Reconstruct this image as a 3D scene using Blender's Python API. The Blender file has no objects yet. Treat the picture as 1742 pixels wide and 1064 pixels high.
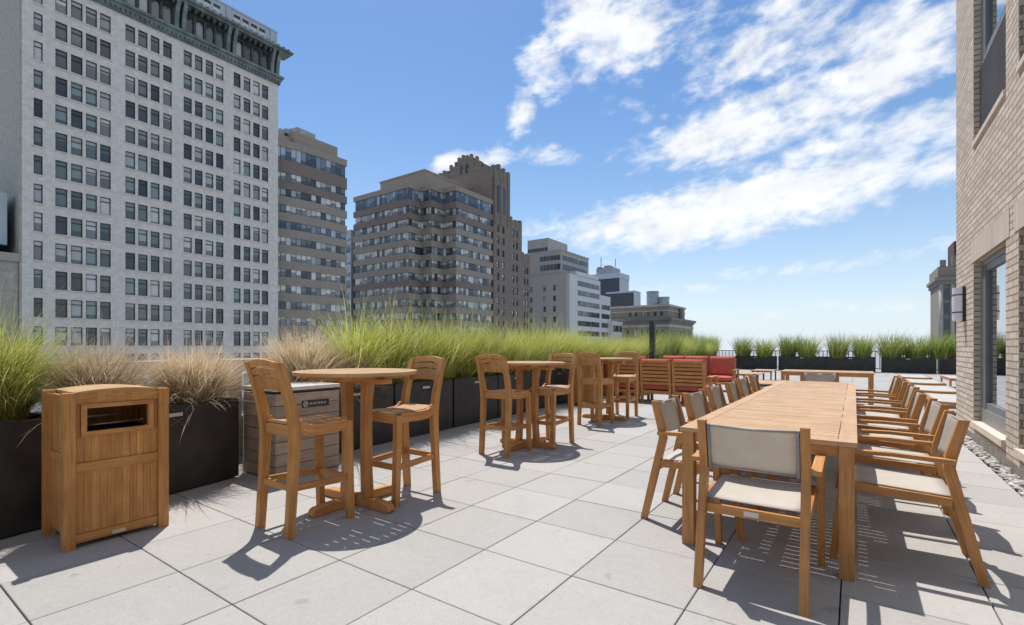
import bpy, bmesh, math, random
from mathutils import Vector, Matrix
R = math.radians
rnd = random.Random(7)
scene = bpy.context.scene
col = scene.collection

# ------------------------------------------------------------------ camera
cam_d = bpy.data.cameras.new("camera")
cam_d.sensor_width = 36.0
cam_d.lens = 36.0 * 832 / 1742
cam_d.shift_y = 59.0 / 1742
cam_d.clip_start = 0.05
cam_d.clip_end = 6000
cam = bpy.data.objects.new("camera", cam_d)
cam.location = (0, 0, 1.25)
cam.rotation_euler = (R(90), 0, R(35))
col.objects.link(cam)
scene.camera = cam

# ------------------------------------------------------------------ exposure
vs = scene.view_settings
vs.view_transform = 'Standard'
vs.look = 'None'
vs.gamma = 1.0
vs.use_curve_mapping = False
vs.exposure = 0.56
scene.render.engine = 'CYCLES'
scene.cycles.max_bounces = 8
scene.cycles.transparent_max_bounces = 8
scene.cycles.use_denoising = True

# ------------------------------------------------------------------ sun
SUN_AZ, SUN_EL = R(-50.8), R(66)          # azimuth from +Y towards +X
sd = Vector((math.sin(SUN_AZ) * math.cos(SUN_EL), math.cos(SUN_AZ) * math.cos(SUN_EL), math.sin(SUN_EL)))
sun_d = bpy.data.lights.new("sun", 'SUN')
sun_d.energy = 3.5
sun_d.angle = R(0.5)
sun_d.color = (1.0, 0.955, 0.89)
sun = bpy.data.objects.new("sun", sun_d)
sun.rotation_euler = (-sd).to_track_quat('-Z', 'Y').to_euler()
sun.location = sd * 60
col.objects.link(sun)

# ------------------------------------------------------------------ sky
world = bpy.data.worlds.new("World")
scene.world = world
world.use_nodes = True
wt = world.node_tree
wt.nodes.clear()


class NT:
    """tiny helper: math expressions as shader nodes"""
    def __init__(s, tree):
        s.t = tree

    def n(s, typ, **kw):
        nd = s.t.nodes.new(typ)
        for k, v in kw.items():
            setattr(nd, k, v)
        return nd

    def l(s, a, b):
        s.t.links.new(a, b)

    def m(s, op, a, b=None, c=None, clamp=False):
        nd = s.t.nodes.new('ShaderNodeMath')
        nd.operation = op
        nd.use_clamp = clamp
        for i, v in enumerate((a, b, c)):
            if v is None:
                continue
            if isinstance(v, (int, float)):
                nd.inputs[i].default_value = v
            else:
                s.t.links.new(v, nd.inputs[i])
        return nd.outputs[0]

    def mixc(s, f, a, b, mode='MIX'):
        nd = s.t.nodes.new('ShaderNodeMix')
        nd.data_type = 'RGBA'
        nd.blend_type = mode
        for i, v in ((0, f), (6, a), (7, b)):
            if isinstance(v, (int, float)):
                nd.inputs[i].default_value = v
            elif isinstance(v, (tuple, list)):
                nd.inputs[i].default_value = (*v[:3], 1)
            else:
                s.t.links.new(v, nd.inputs[i])
        return nd.outputs[2]

    def ramp(s, f, stops):
        nd = s.t.nodes.new('ShaderNodeValToRGB')
        cr = nd.color_ramp
        while len(cr.elements) < len(stops):
            cr.elements.new(0.5)
        for e, (p, c) in zip(cr.elements, stops):
            e.position = p
            e.color = (*c[:3], 1) if isinstance(c, (tuple, list)) else (c, c, c, 1)
        s.t.links.new(f, nd.inputs[0])
        return nd.outputs[0]

    def noise(s, vec, scale, detail=4, rough=0.5, dist=0.0):
        nd = s.t.nodes.new('ShaderNodeTexNoise')
        nd.inputs['Scale'].default_value = scale
        nd.inputs['Detail'].default_value = detail
        nd.inputs['Roughness'].default_value = rough
        nd.inputs['Distortion'].default_value = dist
        if vec is not None:
            s.t.links.new(vec, nd.inputs['Vector'])
        return nd.outputs[0]

    def comb(s, x, y, z=0.0):
        nd = s.t.nodes.new('ShaderNodeCombineXYZ')
        for i, v in enumerate((x, y, z)):
            if isinstance(v, (int, float)):
                nd.inputs[i].default_value = v
            else:
                s.t.links.new(v, nd.inputs[i])
        return nd.outputs[0]


W = NT(wt)
sky = W.n('ShaderNodeTexSky', sky_type='NISHITA', sun_disc=False, sun_elevation=SUN_EL, sun_rotation=SUN_AZ,
          altitude=60, air_density=1.0, dust_density=0.5, ozone_density=1.2)
SKY_STRENGTH = 0.096
tc = W.n('ShaderNodeTexCoord')
sep = W.n('ShaderNodeSeparateXYZ')
W.l(tc.outputs['Generated'], sep.inputs[0])
az = W.m('MULTIPLY', W.m('ARCTAN2', sep.outputs[0], sep.outputs[1]), 180 / math.pi)
el = W.m('MULTIPLY', W.m('ARCSINE', sep.outputs[2]), 180 / math.pi)
# cloud banks on the sky dome: (azimuth, elevation, half length, half height, tilt in degrees, density)
banks = [(-10, 14.9, 27, 4.6, 5.5, 1.00), (-28, 13.6, 11, 1.9, 3, .55), (-6, 22.6, 21, 3.8, 9, .95), (3, 19.4, 16, 2.4, 5, .72),
         (-24, 33.0, 9.5, 6.2, 4, .95), (-8, 30.0, 20, 7.0, 10, .58), (5, 27.0, 12, 4.0, 12, .75), (-31.3, 30.0, 3.6, 4.8, 40, .80), (-34.0, 25.4, 2.2, 3.8, -12, .68),
         (-36.6, 21.4, 3.2, 1.9, 25, .66), (-40.6, 20.3, 5.5, 2.0, 6, .80), (-31.5, 21.5, 6, 1.6, -10, .42),
         (-1, 8.2, 19, 1.3, 4, .50), (-18, 6.4, 12, 1.1, 1, .45), (-6, 4.0, 20, 1.4, 0, .38), (-24, 9.6, 7, 0.9, 3, .36),
         (75, 38, 50, 22, 10, .9), (160, 35, 50, 20, -5, .9), (-130, 42, 40, 18, 5, .8), (40, 62, 60, 14, 0, .7)]  # this row: out-of-view cloud banks added to whiten and lift the ambient light
mask = None
for (a0, e0, ha, hb, tl, den) in banks:
    ct, st = math.cos(R(tl)), math.sin(R(tl))
    da = W.m('SUBTRACT', az, a0)
    de = W.m('SUBTRACT', el, e0)
    u = W.m('ADD', W.m('MULTIPLY', da, ct / ha), W.m('MULTIPLY', de, st / ha))
    v = W.m('SUBTRACT', W.m('MULTIPLY', de, ct / hb), W.m('MULTIPLY', da, st / hb))
    q = W.m('ADD', W.m('MULTIPLY', u, u), W.m('MULTIPLY', v, v))
    g = W.m('MULTIPLY', W.m('SUBTRACT', 1.0, q, clamp=True), den)
    mask = g if mask is None else W.m('MAXIMUM', mask, g)
ct, st = math.cos(R(9)), math.sin(R(9))
nu = W.m('ADD', W.m('MULTIPLY', az, ct), W.m('MULTIPLY', el, st))
nv = W.m('SUBTRACT', W.m('MULTIPLY', el, ct), W.m('MULTIPLY', az, st))
n1 = W.noise(W.comb(W.m('MULTIPLY', nu, 0.46), nv, 0.3), 0.24, 11, 0.6, 0.3)
n2 = W.noise(W.comb(W.m('MULTIPLY', nu, 0.55), nv, 4.3), 0.85, 7, 0.55, 0.15)
n3 = W.noise(W.comb(W.m('MULTIPLY', nu, 0.6), nv, 9.1), 0.45, 4, 0.5, 0.0)
nn = W.m('ADD', W.m('MULTIPLY', n1, 0.62), W.m('MULTIPLY', n2, 0.38))
dens = W.m('ADD', W.m('MULTIPLY', W.m('SUBTRACT', nn, 0.5), 5.6), W.m('SUBTRACT', W.m('MULTIPLY', mask, 1.9), 0.40))
dens = W.m('MULTIPLY', dens, 1.15)
cl = W.n('ShaderNodeMapRange', interpolation_type='SMOOTHSTEP')
W.l(dens, cl.inputs[0])
cl.inputs[1].default_value = 0.0
cl.inputs[2].default_value = 1.65
gate = W.m('MULTIPLY', mask, 5.0, clamp=True)
cf = W.m('MULTIPLY', W.m('MULTIPLY', cl.outputs[0], gate), 0.95)
hsv = W.n('ShaderNodeHueSaturation')
hsv.inputs['Saturation'].default_value = 1.32
W.l(sky.outputs[0], hsv.inputs['Color'])
skyc = W.mixc(1.0, hsv.outputs[0], (SKY_STRENGTH,) * 3, 'MULTIPLY')
elp = W.m('MAXIMUM', el, 0.0)
hz = W.m('MULTIPLY', W.m('POWER', 2.718, W.m('MULTIPLY', elp, -1 / 10.5)), 0.93)
skyc = W.mixc(hz, skyc, (0.53, 0.60, 0.69))
shade = W.m('MULTIPLY_ADD', n3, 0.50, 0.72)
cloudc = W.mixc(1.0, W.comb(shade, shade, shade), (0.70, 0.712, 0.73), 'MULTIPLY')
bg = W.n('ShaderNodeBackground')
W.l(W.mixc(cf, skyc, cloudc), bg.inputs['Color'])
bg.inputs['Strength'].default_value = 1.0
wo = W.n('ShaderNodeOutputWorld')
W.l(bg.outputs[0], wo.inputs['Surface'])


# ------------------------------------------------------------------ materials
def new_mat(name):
    m = bpy.data.materials.new(name)
    m.use_nodes = True
    nt = NT(m.node_tree)
    return m, nt, m.node_tree.nodes['Principled BSDF']


def setc(b, c):
    b.inputs['Base Color'].default_value = (*c, 1)


def bump(nt, b, h, strength, dist):
    bp = nt.n('ShaderNodeBump')
    bp.inputs['Strength'].default_value = strength
    bp.inputs['Distance'].default_value = dist
    nt.l(h, bp.inputs['Height'])
    nt.l(bp.outputs[0], b.inputs['Normal'])


def uvmap(nt, sx, sy):
    t = nt.n('ShaderNodeTexCoord')
    mp = nt.n('ShaderNodeMapping')
    mp.inputs['Scale'].default_value = (sx, sy, 1)
    nt.l(t.outputs['UV'], mp.inputs['Vector'])
    return mp.outputs[0]


def wood(name, light, dark, rough=0.5, vary=0.3):
    m, nt, b = new_mat(name)
    geo = nt.n('ShaderNodeNewGeometry')
    g1 = nt.noise(uvmap(nt, 3.0, 70.0), 1.0, 5, 0.6, 1.2)
    g2 = nt.noise(uvmap(nt, 1.2, 9.0), 1.0, 3, 0.5, 0.8)
    f = nt.m('ADD', nt.m('MULTIPLY', g1, 0.65), nt.m('MULTIPLY', g2, 0.35))
    c = nt.ramp(f, [(0.36, dark), (0.58, light)])
    k = nt.m('MULTIPLY_ADD', geo.outputs['Random Per Island'], vary, 1.0 - vary / 2)
    c = nt.mixc(1.0, c, nt.comb(k, k, k), 'MULTIPLY')
    ob = nt.n('ShaderNodeTexCoord')
    st_ = nt.ramp(nt.noise(ob.outputs['Object'], 5.0, 4, 0.6), [(0.42, (0.78, 0.72, 0.66)), (0.6, (1, 1, 1))])
    c = nt.mixc(0.55, c, st_, 'MULTIPLY')
    nt.l(c, b.inputs['Base Color'])
    rr = nt.m('MULTIPLY_ADD', g1, 0.25, rough - 0.12)
    nt.l(rr, b.inputs['Roughness'])
    b.inputs['Specular IOR Level'].default_value = 0.35
    bump(nt, b, g1, 0.25, 0.002)
    return m


def plain(name, c, rough=0.6, noise_amt=0.15, scale=8.0, metal=0.0, bmp=0.0, spec=0.5):
    m, nt, b = new_mat(name)
    t = nt.n('ShaderNodeTexCoord')
    n = nt.noise(t.outputs['Object'], scale, 5, 0.6)
    lo = tuple(x * (1 - noise_amt) for x in c)
    hi = tuple(min(1, x * (1 + noise_amt)) for x in c)
    nt.l(nt.ramp(n, [(0.3, lo), (0.7, hi)]), b.inputs['Base Color'])
    b.inputs['Roughness'].default_value = rough
    b.inputs['Metallic'].default_value = metal
    b.inputs['Specular IOR Level'].default_value = spec
    if bmp:
        bump(nt, b, n, bmp, 0.01)
    return m


def bricks(name, c1, c2, mortar, bw, bh, mw, vary=0.5, bmp=0.6, rough=0.85, dist=0.006):
    m, nt, b = new_mat(name)
    uv = uvmap(nt, 1, 1)
    br = nt.n('ShaderNodeTexBrick')
    br.inputs['Scale'].default_value = 1.0
    br.inputs['Brick Width'].default_value = bw
    br.inputs['Row Height'].default_value = bh
    br.inputs['Mortar Size'].default_value = mw
    br.inputs['Mortar Smooth'].default_value = 0.25
    br.inputs['Bias'].default_value = 0.0
    br.inputs['Color1'].default_value = (*c1, 1)
    br.inputs['Color2'].default_value = (*c2, 1)
    br.inputs['Mortar'].default_value = (*mortar, 1)
    nt.l(uv, br.inputs['Vector'])
    n = nt.noise(uv, 1.3, 5, 0.65)
    n3 = nt.noise(uv, 38.0, 4, 0.7)
    c = nt.mixc(vary, br.outputs['Color'], nt.ramp(n, [(0.3, (0.62, 0.6, 0.58)), (0.7, (1, 1, 1))]), 'MULTIPLY')
    c = nt.mixc(0.25, c, nt.ramp(n3, [(0.3, (0.6, 0.58, 0.56)), (0.65, (1, 1, 1))]), 'MULTIPLY')
    nt.l(c, b.inputs['Base Color'])
    b.inputs['Roughness'].default_value = rough
    h = nt.m('ADD', nt.m('MULTIPLY', br.outputs['Fac'], -1.0), nt.m('MULTIPLY', n3, 0.35))
    bump(nt, b, h, bmp, dist)
    return m


def glass_random(name, stops, rough=0.08, metal=0.0):
    """window glass: every pane has its own blind or dark room behind it"""
    m, nt, b = new_mat(name)
    geo = nt.n('ShaderNodeNewGeometry')
    oi = nt.n('ShaderNodeObjectInfo')
    r = nt.m('FRACT', nt.m('ADD', geo.outputs['Random Per Island'], nt.m('MULTIPLY', oi.outputs['Random'], 7.3)))
    nd = nt.n('ShaderNodeValToRGB')
    cr = nd.color_ramp
    cr.interpolation = 'CONSTANT'
    while len(cr.elements) < len(stops):
        cr.elements.new(0.5)
    for e, (p, c) in zip(cr.elements, stops):
        e.position = p
        e.color = (*c, 1)
    nt.l(r, nd.inputs[0])
    # a blind drawn part of the way down: lower part darker
    uv = nt.n('ShaderNodeTexCoord')
    sp = nt.n('ShaderNodeSeparateXYZ')
    nt.l(uv.outputs['UV'], sp.inputs[0])
    r2 = nt.m('FRACT', nt.m('MULTIPLY', r, 17.7))
    low = nt.m('LESS_THAN', sp.outputs[1], nt.m('MULTIPLY', r2, 0.8))
    c = nt.mixc(nt.m('MULTIPLY', low, 0.7), nd.outputs[0], (0.035, 0.04, 0.045))
    nt.l(c, b.inputs['Base Color'])
    b.inputs['Roughness'].default_value = rough
    b.inputs['Metallic'].default_value = metal
    b.inputs['Specular IOR Level'].default_value = 0.7
    return m


M = {}
M['teak'] = wood('teak', (0.61, 0.308, 0.103), (0.41, 0.180, 0.056))
M['teak_top'] = wood('teak_table_top', (0.55, 0.35, 0.185), (0.49, 0.298, 0.15), 0.45, 0.05)
M['teak_red'] = wood('oiled_teak', (0.585, 0.278, 0.088), (0.40, 0.162, 0.047), 0.45, 0.25)
M['faux'] = wood('grey_brown_planks', (0.41, 0.33, 0.27), (0.31, 0.245, 0.20), 0.6, 0.3)


def sling(name, c, trans, open_=0.0):
    m, nt, b = new_mat(name)
    uv = uvmap(nt, 1, 1)
    wv = nt.noise(uv, 240, 2, 0.5)
    br = nt.noise(uv, 5, 4, 0.6)
    f = nt.m('ADD', nt.m('MULTIPLY', wv, 0.5), nt.m('MULTIPLY', br, 0.5))
    cc = nt.ramp(f, [(0.3, tuple(x * 0.82 for x in c)), (0.7, c)])
    nt.l(cc, b.inputs['Base Color'])
    b.inputs['Roughness'].default_value = 0.75
    bump(nt, b, wv, 0.2, 0.001)
    tr = nt.n('ShaderNodeBsdfTranslucent')
    nt.l(cc, tr.inputs[0])
    mx = nt.n('ShaderNodeMixShader')
    mx.inputs[0].default_value = trans
    nt.l(b.outputs[0], mx.inputs[1])
    nt.l(tr.outputs[0], mx.inputs[2])
    out = [x for x in m.node_tree.nodes if x.type == 'OUTPUT_MATERIAL'][0]
    if open_:
        tp = nt.n('ShaderNodeBsdfTransparent')
        m2 = nt.n('ShaderNodeMixShader')
        m2.inputs[0].default_value = open_
        nt.l(mx.outputs[0], m2.inputs[1])
        nt.l(tp.outputs[0], m2.inputs[2])
        mx = m2
    nt.l(mx.outputs[0], out.inputs[0])
    return m


M['sling_seat'] = sling('cream_sling_mesh', (0.66, 0.61, 0.53), 0.25)
M['sling_back'] = sling('taupe_sling_mesh', (0.66, 0.59, 0.50), 0.48, 0.10)
M['sling_white'] = sling('white_sling_mesh', (0.62, 0.60, 0.56), 0.2)


def leafmat(name, stops, trans=0.35):
    m, nt, b = new_mat(name)
    geo = nt.n('ShaderNodeNewGeometry')
    oi = nt.n('ShaderNodeObjectInfo')
    r = nt.m('FRACT', nt.m('ADD', geo.outputs['Random Per Island'], oi.outputs['Random']))
    c = nt.ramp(r, stops)
    k = nt.m('MULTIPLY_ADD', oi.outputs['Random'], 0.3, 0.85)
    c = nt.mixc(1.0, c, nt.comb(k, k, k), 'MULTIPLY')
    nt.l(c, b.inputs['Base Color'])
    b.inputs['Roughness'].default_value = 0.55
    tr = nt.n('ShaderNodeBsdfTranslucent')
    nt.l(c, tr.inputs[0])
    mx = nt.n('ShaderNodeMixShader')
    mx.inputs[0].default_value = trans
    nt.l(b.outputs[0], mx.inputs[1])
    nt.l(tr.outputs[0], mx.inputs[2])
    out = [x for x in m.node_tree.nodes if x.type == 'OUTPUT_MATERIAL'][0]
    nt.l(mx.outputs[0], out.inputs[0])
    return m


M['green'] = leafmat('green_blades', [(0.0, (0.24, 0.30, 0.05)), (0.3, (0.38, 0.43, 0.075)), (0.62, (0.50, 0.53, 0.115)), (0.86, (0.60, 0.57, 0.22)), (1.0, (0.64, 0.57, 0.36))], 0.45)
M['green_far'] = leafmat('dark_green_blades', [(0.0, (0.17, 0.24, 0.05)), (0.5, (0.26, 0.33, 0.075)), (0.85, (0.36, 0.39, 0.11)), (1.0, (0.46, 0.42, 0.2))], 0.45)
M['dry'] = leafmat('dry_straw_blades', [(0.0, (0.42, 0.32, 0.20)), (0.4, (0.60, 0.475, 0.32)), (0.75, (0.72, 0.60, 0.44)), (0.90, (0.68, 0.60, 0.47)), (1.0, (0.44, 0.45, 0.20))], 0.4)
M['black'] = plain('black_powder_coat', (0.026, 0.023, 0.021), 0.5, 0.45, 4.0)
M['soil'] = plain('soil', (0.07, 0.05, 0.035), 0.95, 0.4, 30, bmp=0.6)
M['alu'] = plain('brushed_metal', (0.55, 0.55, 0.54), 0.35, 0.1, 40, 0.8)
M['greymetal'] = plain('grey_window_metal', (0.15, 0.155, 0.15), 0.45, 0.12, 6)
M['greymetal2'] = plain('mid_grey_window_metal', (0.22, 0.225, 0.21), 0.45, 0.1, 6)
M['spandrel'] = plain('charcoal_panel', (0.06, 0.055, 0.056), 0.7, 0.2, 1.5, spec=0.15)
M['stone'] = plain('pale_cast_stone', (0.56, 0.49, 0.40), 0.8, 0.12, 7, bmp=0.15)
M['sillstone'] = plain('pale_sill_stone', (0.62, 0.53, 0.43), 0.75, 0.1, 9)
M['whitetop'] = plain('white_counter', (0.62, 0.60, 0.57), 0.35, 0.08, 12)
M['pebble'] = None
M['red'] = plain('red_cushion_cloth', (0.48, 0.105, 0.070), 0.8, 0.12, 14, bmp=0.1)
M['piping'] = plain('red_piping', (0.50, 0.12, 0.09), 0.7, 0.1, 10)
M['tag'] = plain('pale_tag', (0.62, 0.56, 0.50), 0.5, 0.05, 10)
M['rope'] = plain('grey_webbing', (0.30, 0.29, 0.28), 0.7, 0.15, 40)
M['lampwhite'] = plain('frosted_lamp_glass', (0.78, 0.77, 0.74), 0.35, 0.04, 10)
M['concrete'] = plain('foundation_concrete', (0.22, 0.195, 0.165), 0.9, 0.25, 9, bmp=0.3)
M['joint'] = plain('joint_base', (0.035, 0.033, 0.032), 0.95, 0.2, 9)
M['letter'] = plain('plate_lettering', (0.60, 0.60, 0.56), 0.5, 0.05, 10)
M['plate'] = plain('dark_plate', (0.035, 0.03, 0.028), 0.4, 0.1, 10)
M['picket'] = plain('pale_railing_paint', (0.72, 0.74, 0.76), 0.5, 0.05, 10)
M['rail'] = plain('grey_railing_metal', (0.25, 0.26, 0.27), 0.45, 0.1, 10)

m, nt, b = new_mat('pebbles')
geo = nt.n('ShaderNodeNewGeometry')
nt.l(nt.ramp(geo.outputs['Random Per Island'], [(0, (0.20, 0.175, 0.15)), (0.5, (0.38, 0.35, 0.32)), (1, (0.56, 0.54, 0.51))]), b.inputs['Base Color'])
b.inputs['Roughness'].default_value = 0.8
M['pebble'] = m

# pavers: fine aggregate, each slab its own tone, faint stains
m, nt, b = new_mat('concrete_pavers')
t = nt.n('ShaderNodeTexCoord')
geo = nt.n('ShaderNodeNewGeometry')
fine = nt.noise(t.outputs['Object'], 130, 4, 0.75)
mid = nt.noise(t.outputs['Object'], 22, 5, 0.65)
big = nt.noise(t.outputs['Object'], 0.9, 4, 0.6)
c = nt.ramp(fine, [(0.25, (0.33, 0.32, 0.306)), (0.5, (0.405, 0.393, 0.376)), (0.75, (0.47, 0.457, 0.438))])
c = nt.mixc(0.5, c, nt.ramp(mid, [(0.3, (0.86, 0.85, 0.84)), (0.65, (1, 1, 1))]), 'MULTIPLY')
c = nt.mixc(0.3, c, nt.ramp(big, [(0.35, (0.84, 0.835, 0.83)), (0.65, (1, 1, 1))]), 'MULTIPLY')
k = nt.m('MULTIPLY_ADD', geo.outputs['Random Per Island'], 0.13, 0.92)
c = nt.mixc(1.0, c, nt.comb(k, k, nt.m('MULTIPLY', k, 0.995)), 'MULTIPLY')
spots = nt.ramp(nt.noise(t.outputs['Object'], 7.0, 3, 0.4), [(0.24, (0.72, 0.70, 0.68)), (0.30, (1, 1, 1))])
c = nt.mixc(0.6, c, spots, 'MULTIPLY')
streak = nt.ramp(nt.noise(t.outputs['Object'], 2.6, 7, 0.72, 0.8), [(0.36, (0.80, 0.79, 0.775)), (0.5, (1, 1, 1))])
c = nt.mixc(0.22, c, streak, 'MULTIPLY')
grit = nt.ramp(nt.noise(t.outputs['Object'], 70.0, 2, 0.5), [(0.27, (0.6, 0.58, 0.55)), (0.36, (1, 1, 1))])
c = nt.mixc(0.7, c, grit, 'MULTIPLY')
nt.l(c, b.inputs['Base Color'])
b.inputs['Roughness'].default_value = 0.82
b.inputs['Specular IOR Level'].default_value = 0.3
bump(nt, b, fine, 0.25, 0.003)
M['paver'] = m

M['brick'] = bricks('tan_brick', (0.72, 0.60, 0.485), (0.54, 0.435, 0.34), (0.28, 0.235, 0.19), 0.30, 0.074, 0.0085, 0.3, 0.9, dist=0.012)
M['soldier'] = bricks('soldier_brick', (0.66, 0.56, 0.465), (0.57, 0.48, 0.39), (0.40, 0.34, 0.28), 0.074, 0.30, 0.005, 0.25, 0.6, dist=0.01)
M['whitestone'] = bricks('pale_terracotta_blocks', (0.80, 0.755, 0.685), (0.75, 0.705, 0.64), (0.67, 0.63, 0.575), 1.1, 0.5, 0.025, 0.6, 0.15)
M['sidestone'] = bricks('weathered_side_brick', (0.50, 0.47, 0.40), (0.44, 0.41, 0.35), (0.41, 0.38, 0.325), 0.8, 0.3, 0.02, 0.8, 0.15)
M['verdigris'] = plain('verdigris_copper', (0.05, 0.066, 0.062), 0.65, 0.45, 0.9, bmp=0.4)
M['verdigris2'] = plain('pale_verdigris_copper', (0.155, 0.185, 0.17), 0.7, 0.4, 0.7, bmp=0.4)
M['tanband'] = bricks('tan_brick_bands', (0.37, 0.315, 0.26), (0.345, 0.295, 0.245), (0.31, 0.265, 0.22), 0.6, 0.25, 0.02, 0.4, 0.1)
M['brownband'] = bricks('brown_brick_bands', (0.255, 0.20, 0.172), (0.235, 0.185, 0.16), (0.215, 0.17, 0.148), 0.6, 0.25, 0.02, 0.4, 0.1)
M['deco'] = bricks('dark_brown_brick', (0.31, 0.25, 0.205), (0.265, 0.21, 0.175), (0.23, 0.185, 0.155), 0.9, 0.4, 0.03, 0.9, 0.2)
M['greybrick'] = bricks('pale_grey_brick', (0.46, 0.44, 0.405), (0.43, 0.41, 0.38), (0.40, 0.38, 0.35), 1.0, 0.4, 0.02, 0.6, 0.1)
M['whitepaint'] = bricks('white_brick', (0.74, 0.74, 0.735), (0.70, 0.70, 0.70), (0.66, 0.66, 0.66), 1.0, 0.4, 0.02, 0.5, 0.1)
M['limestone'] = bricks('grey_limestone', (0.33, 0.29, 0.235), (0.30, 0.26, 0.215), (0.26, 0.23, 0.19), 1.6, 0.8, 0.04, 0.8, 0.2)
M['limetrim'] = plain('pale_limestone_trim', (0.42, 0.39, 0.34), 0.85, 0.2, 0.6)
M['slateroof'] = plain('grey_roofing', (0.19, 0.18, 0.165), 0.8, 0.25, 0.5)
M['darkglass'] = plain('dark_curtain_glass', (0.035, 0.042, 0.06), 0.12, 0.3, 0.6)
M['metalgrey'] = plain('pale_metal_cladding', (0.42, 0.46, 0.50), 0.5, 0.12, 0.5)
M['rust'] = plain('dark_red_steel', (0.085, 0.035, 0.03), 0.7, 0.3, 0.8)
M['equip'] = plain('grey_roof_plant', (0.30, 0.33, 0.35), 0.6, 0.3, 0.7)
M['frame'] = plain('black_window_frame', (0.035, 0.037, 0.04), 0.5, 0.2, 3)
M['wglass'] = glass_random('office_window_glass', [(0.0, (0.05, 0.055, 0.055)), (0.22, (0.11, 0.13, 0.125)), (0.40, (0.25, 0.295, 0.275)), (0.58, (0.16, 0.185, 0.175)), (0.72, (0.42, 0.43, 0.41)), (0.90, (0.62, 0.61, 0.58))])
M['ribbon'] = glass_random('ribbon_window_glass', [(0.0, (0.06, 0.065, 0.07)), (0.18, (0.15, 0.17, 0.18)), (0.32, (0.55, 0.53, 0.48)), (0.55, (0.38, 0.40, 0.39)), (0.70, (0.66, 0.64, 0.59)), (0.90, (0.25, 0.28, 0.30))], 0.12)
M['ribbon_blue'] = glass_random('blue_ribbon_glass', [(0.0, (0.10, 0.13, 0.17)), (0.3, (0.22, 0.27, 0.33)), (0.6, (0.15, 0.19, 0.24)), (0.8, (0.42, 0.47, 0.52))], 0.1)
M['ribbon_dark'] = glass_random('dark_ribbon_glass', [(0.0, (0.03, 0.035, 0.045)), (0.5, (0.06, 0.065, 0.075)), (0.85, (0.14, 0.15, 0.16))], 0.12)
m, nt, b = new_mat('door_glass')
setc(b, (0.50, 0.53, 0.56))
b.inputs['Metallic'].default_value = 1.0
b.inputs['Roughness'].default_value = 0.02
b.inputs['Specular IOR Level'].default_value = 1.0
M['mirrorglass'] = m


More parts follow.
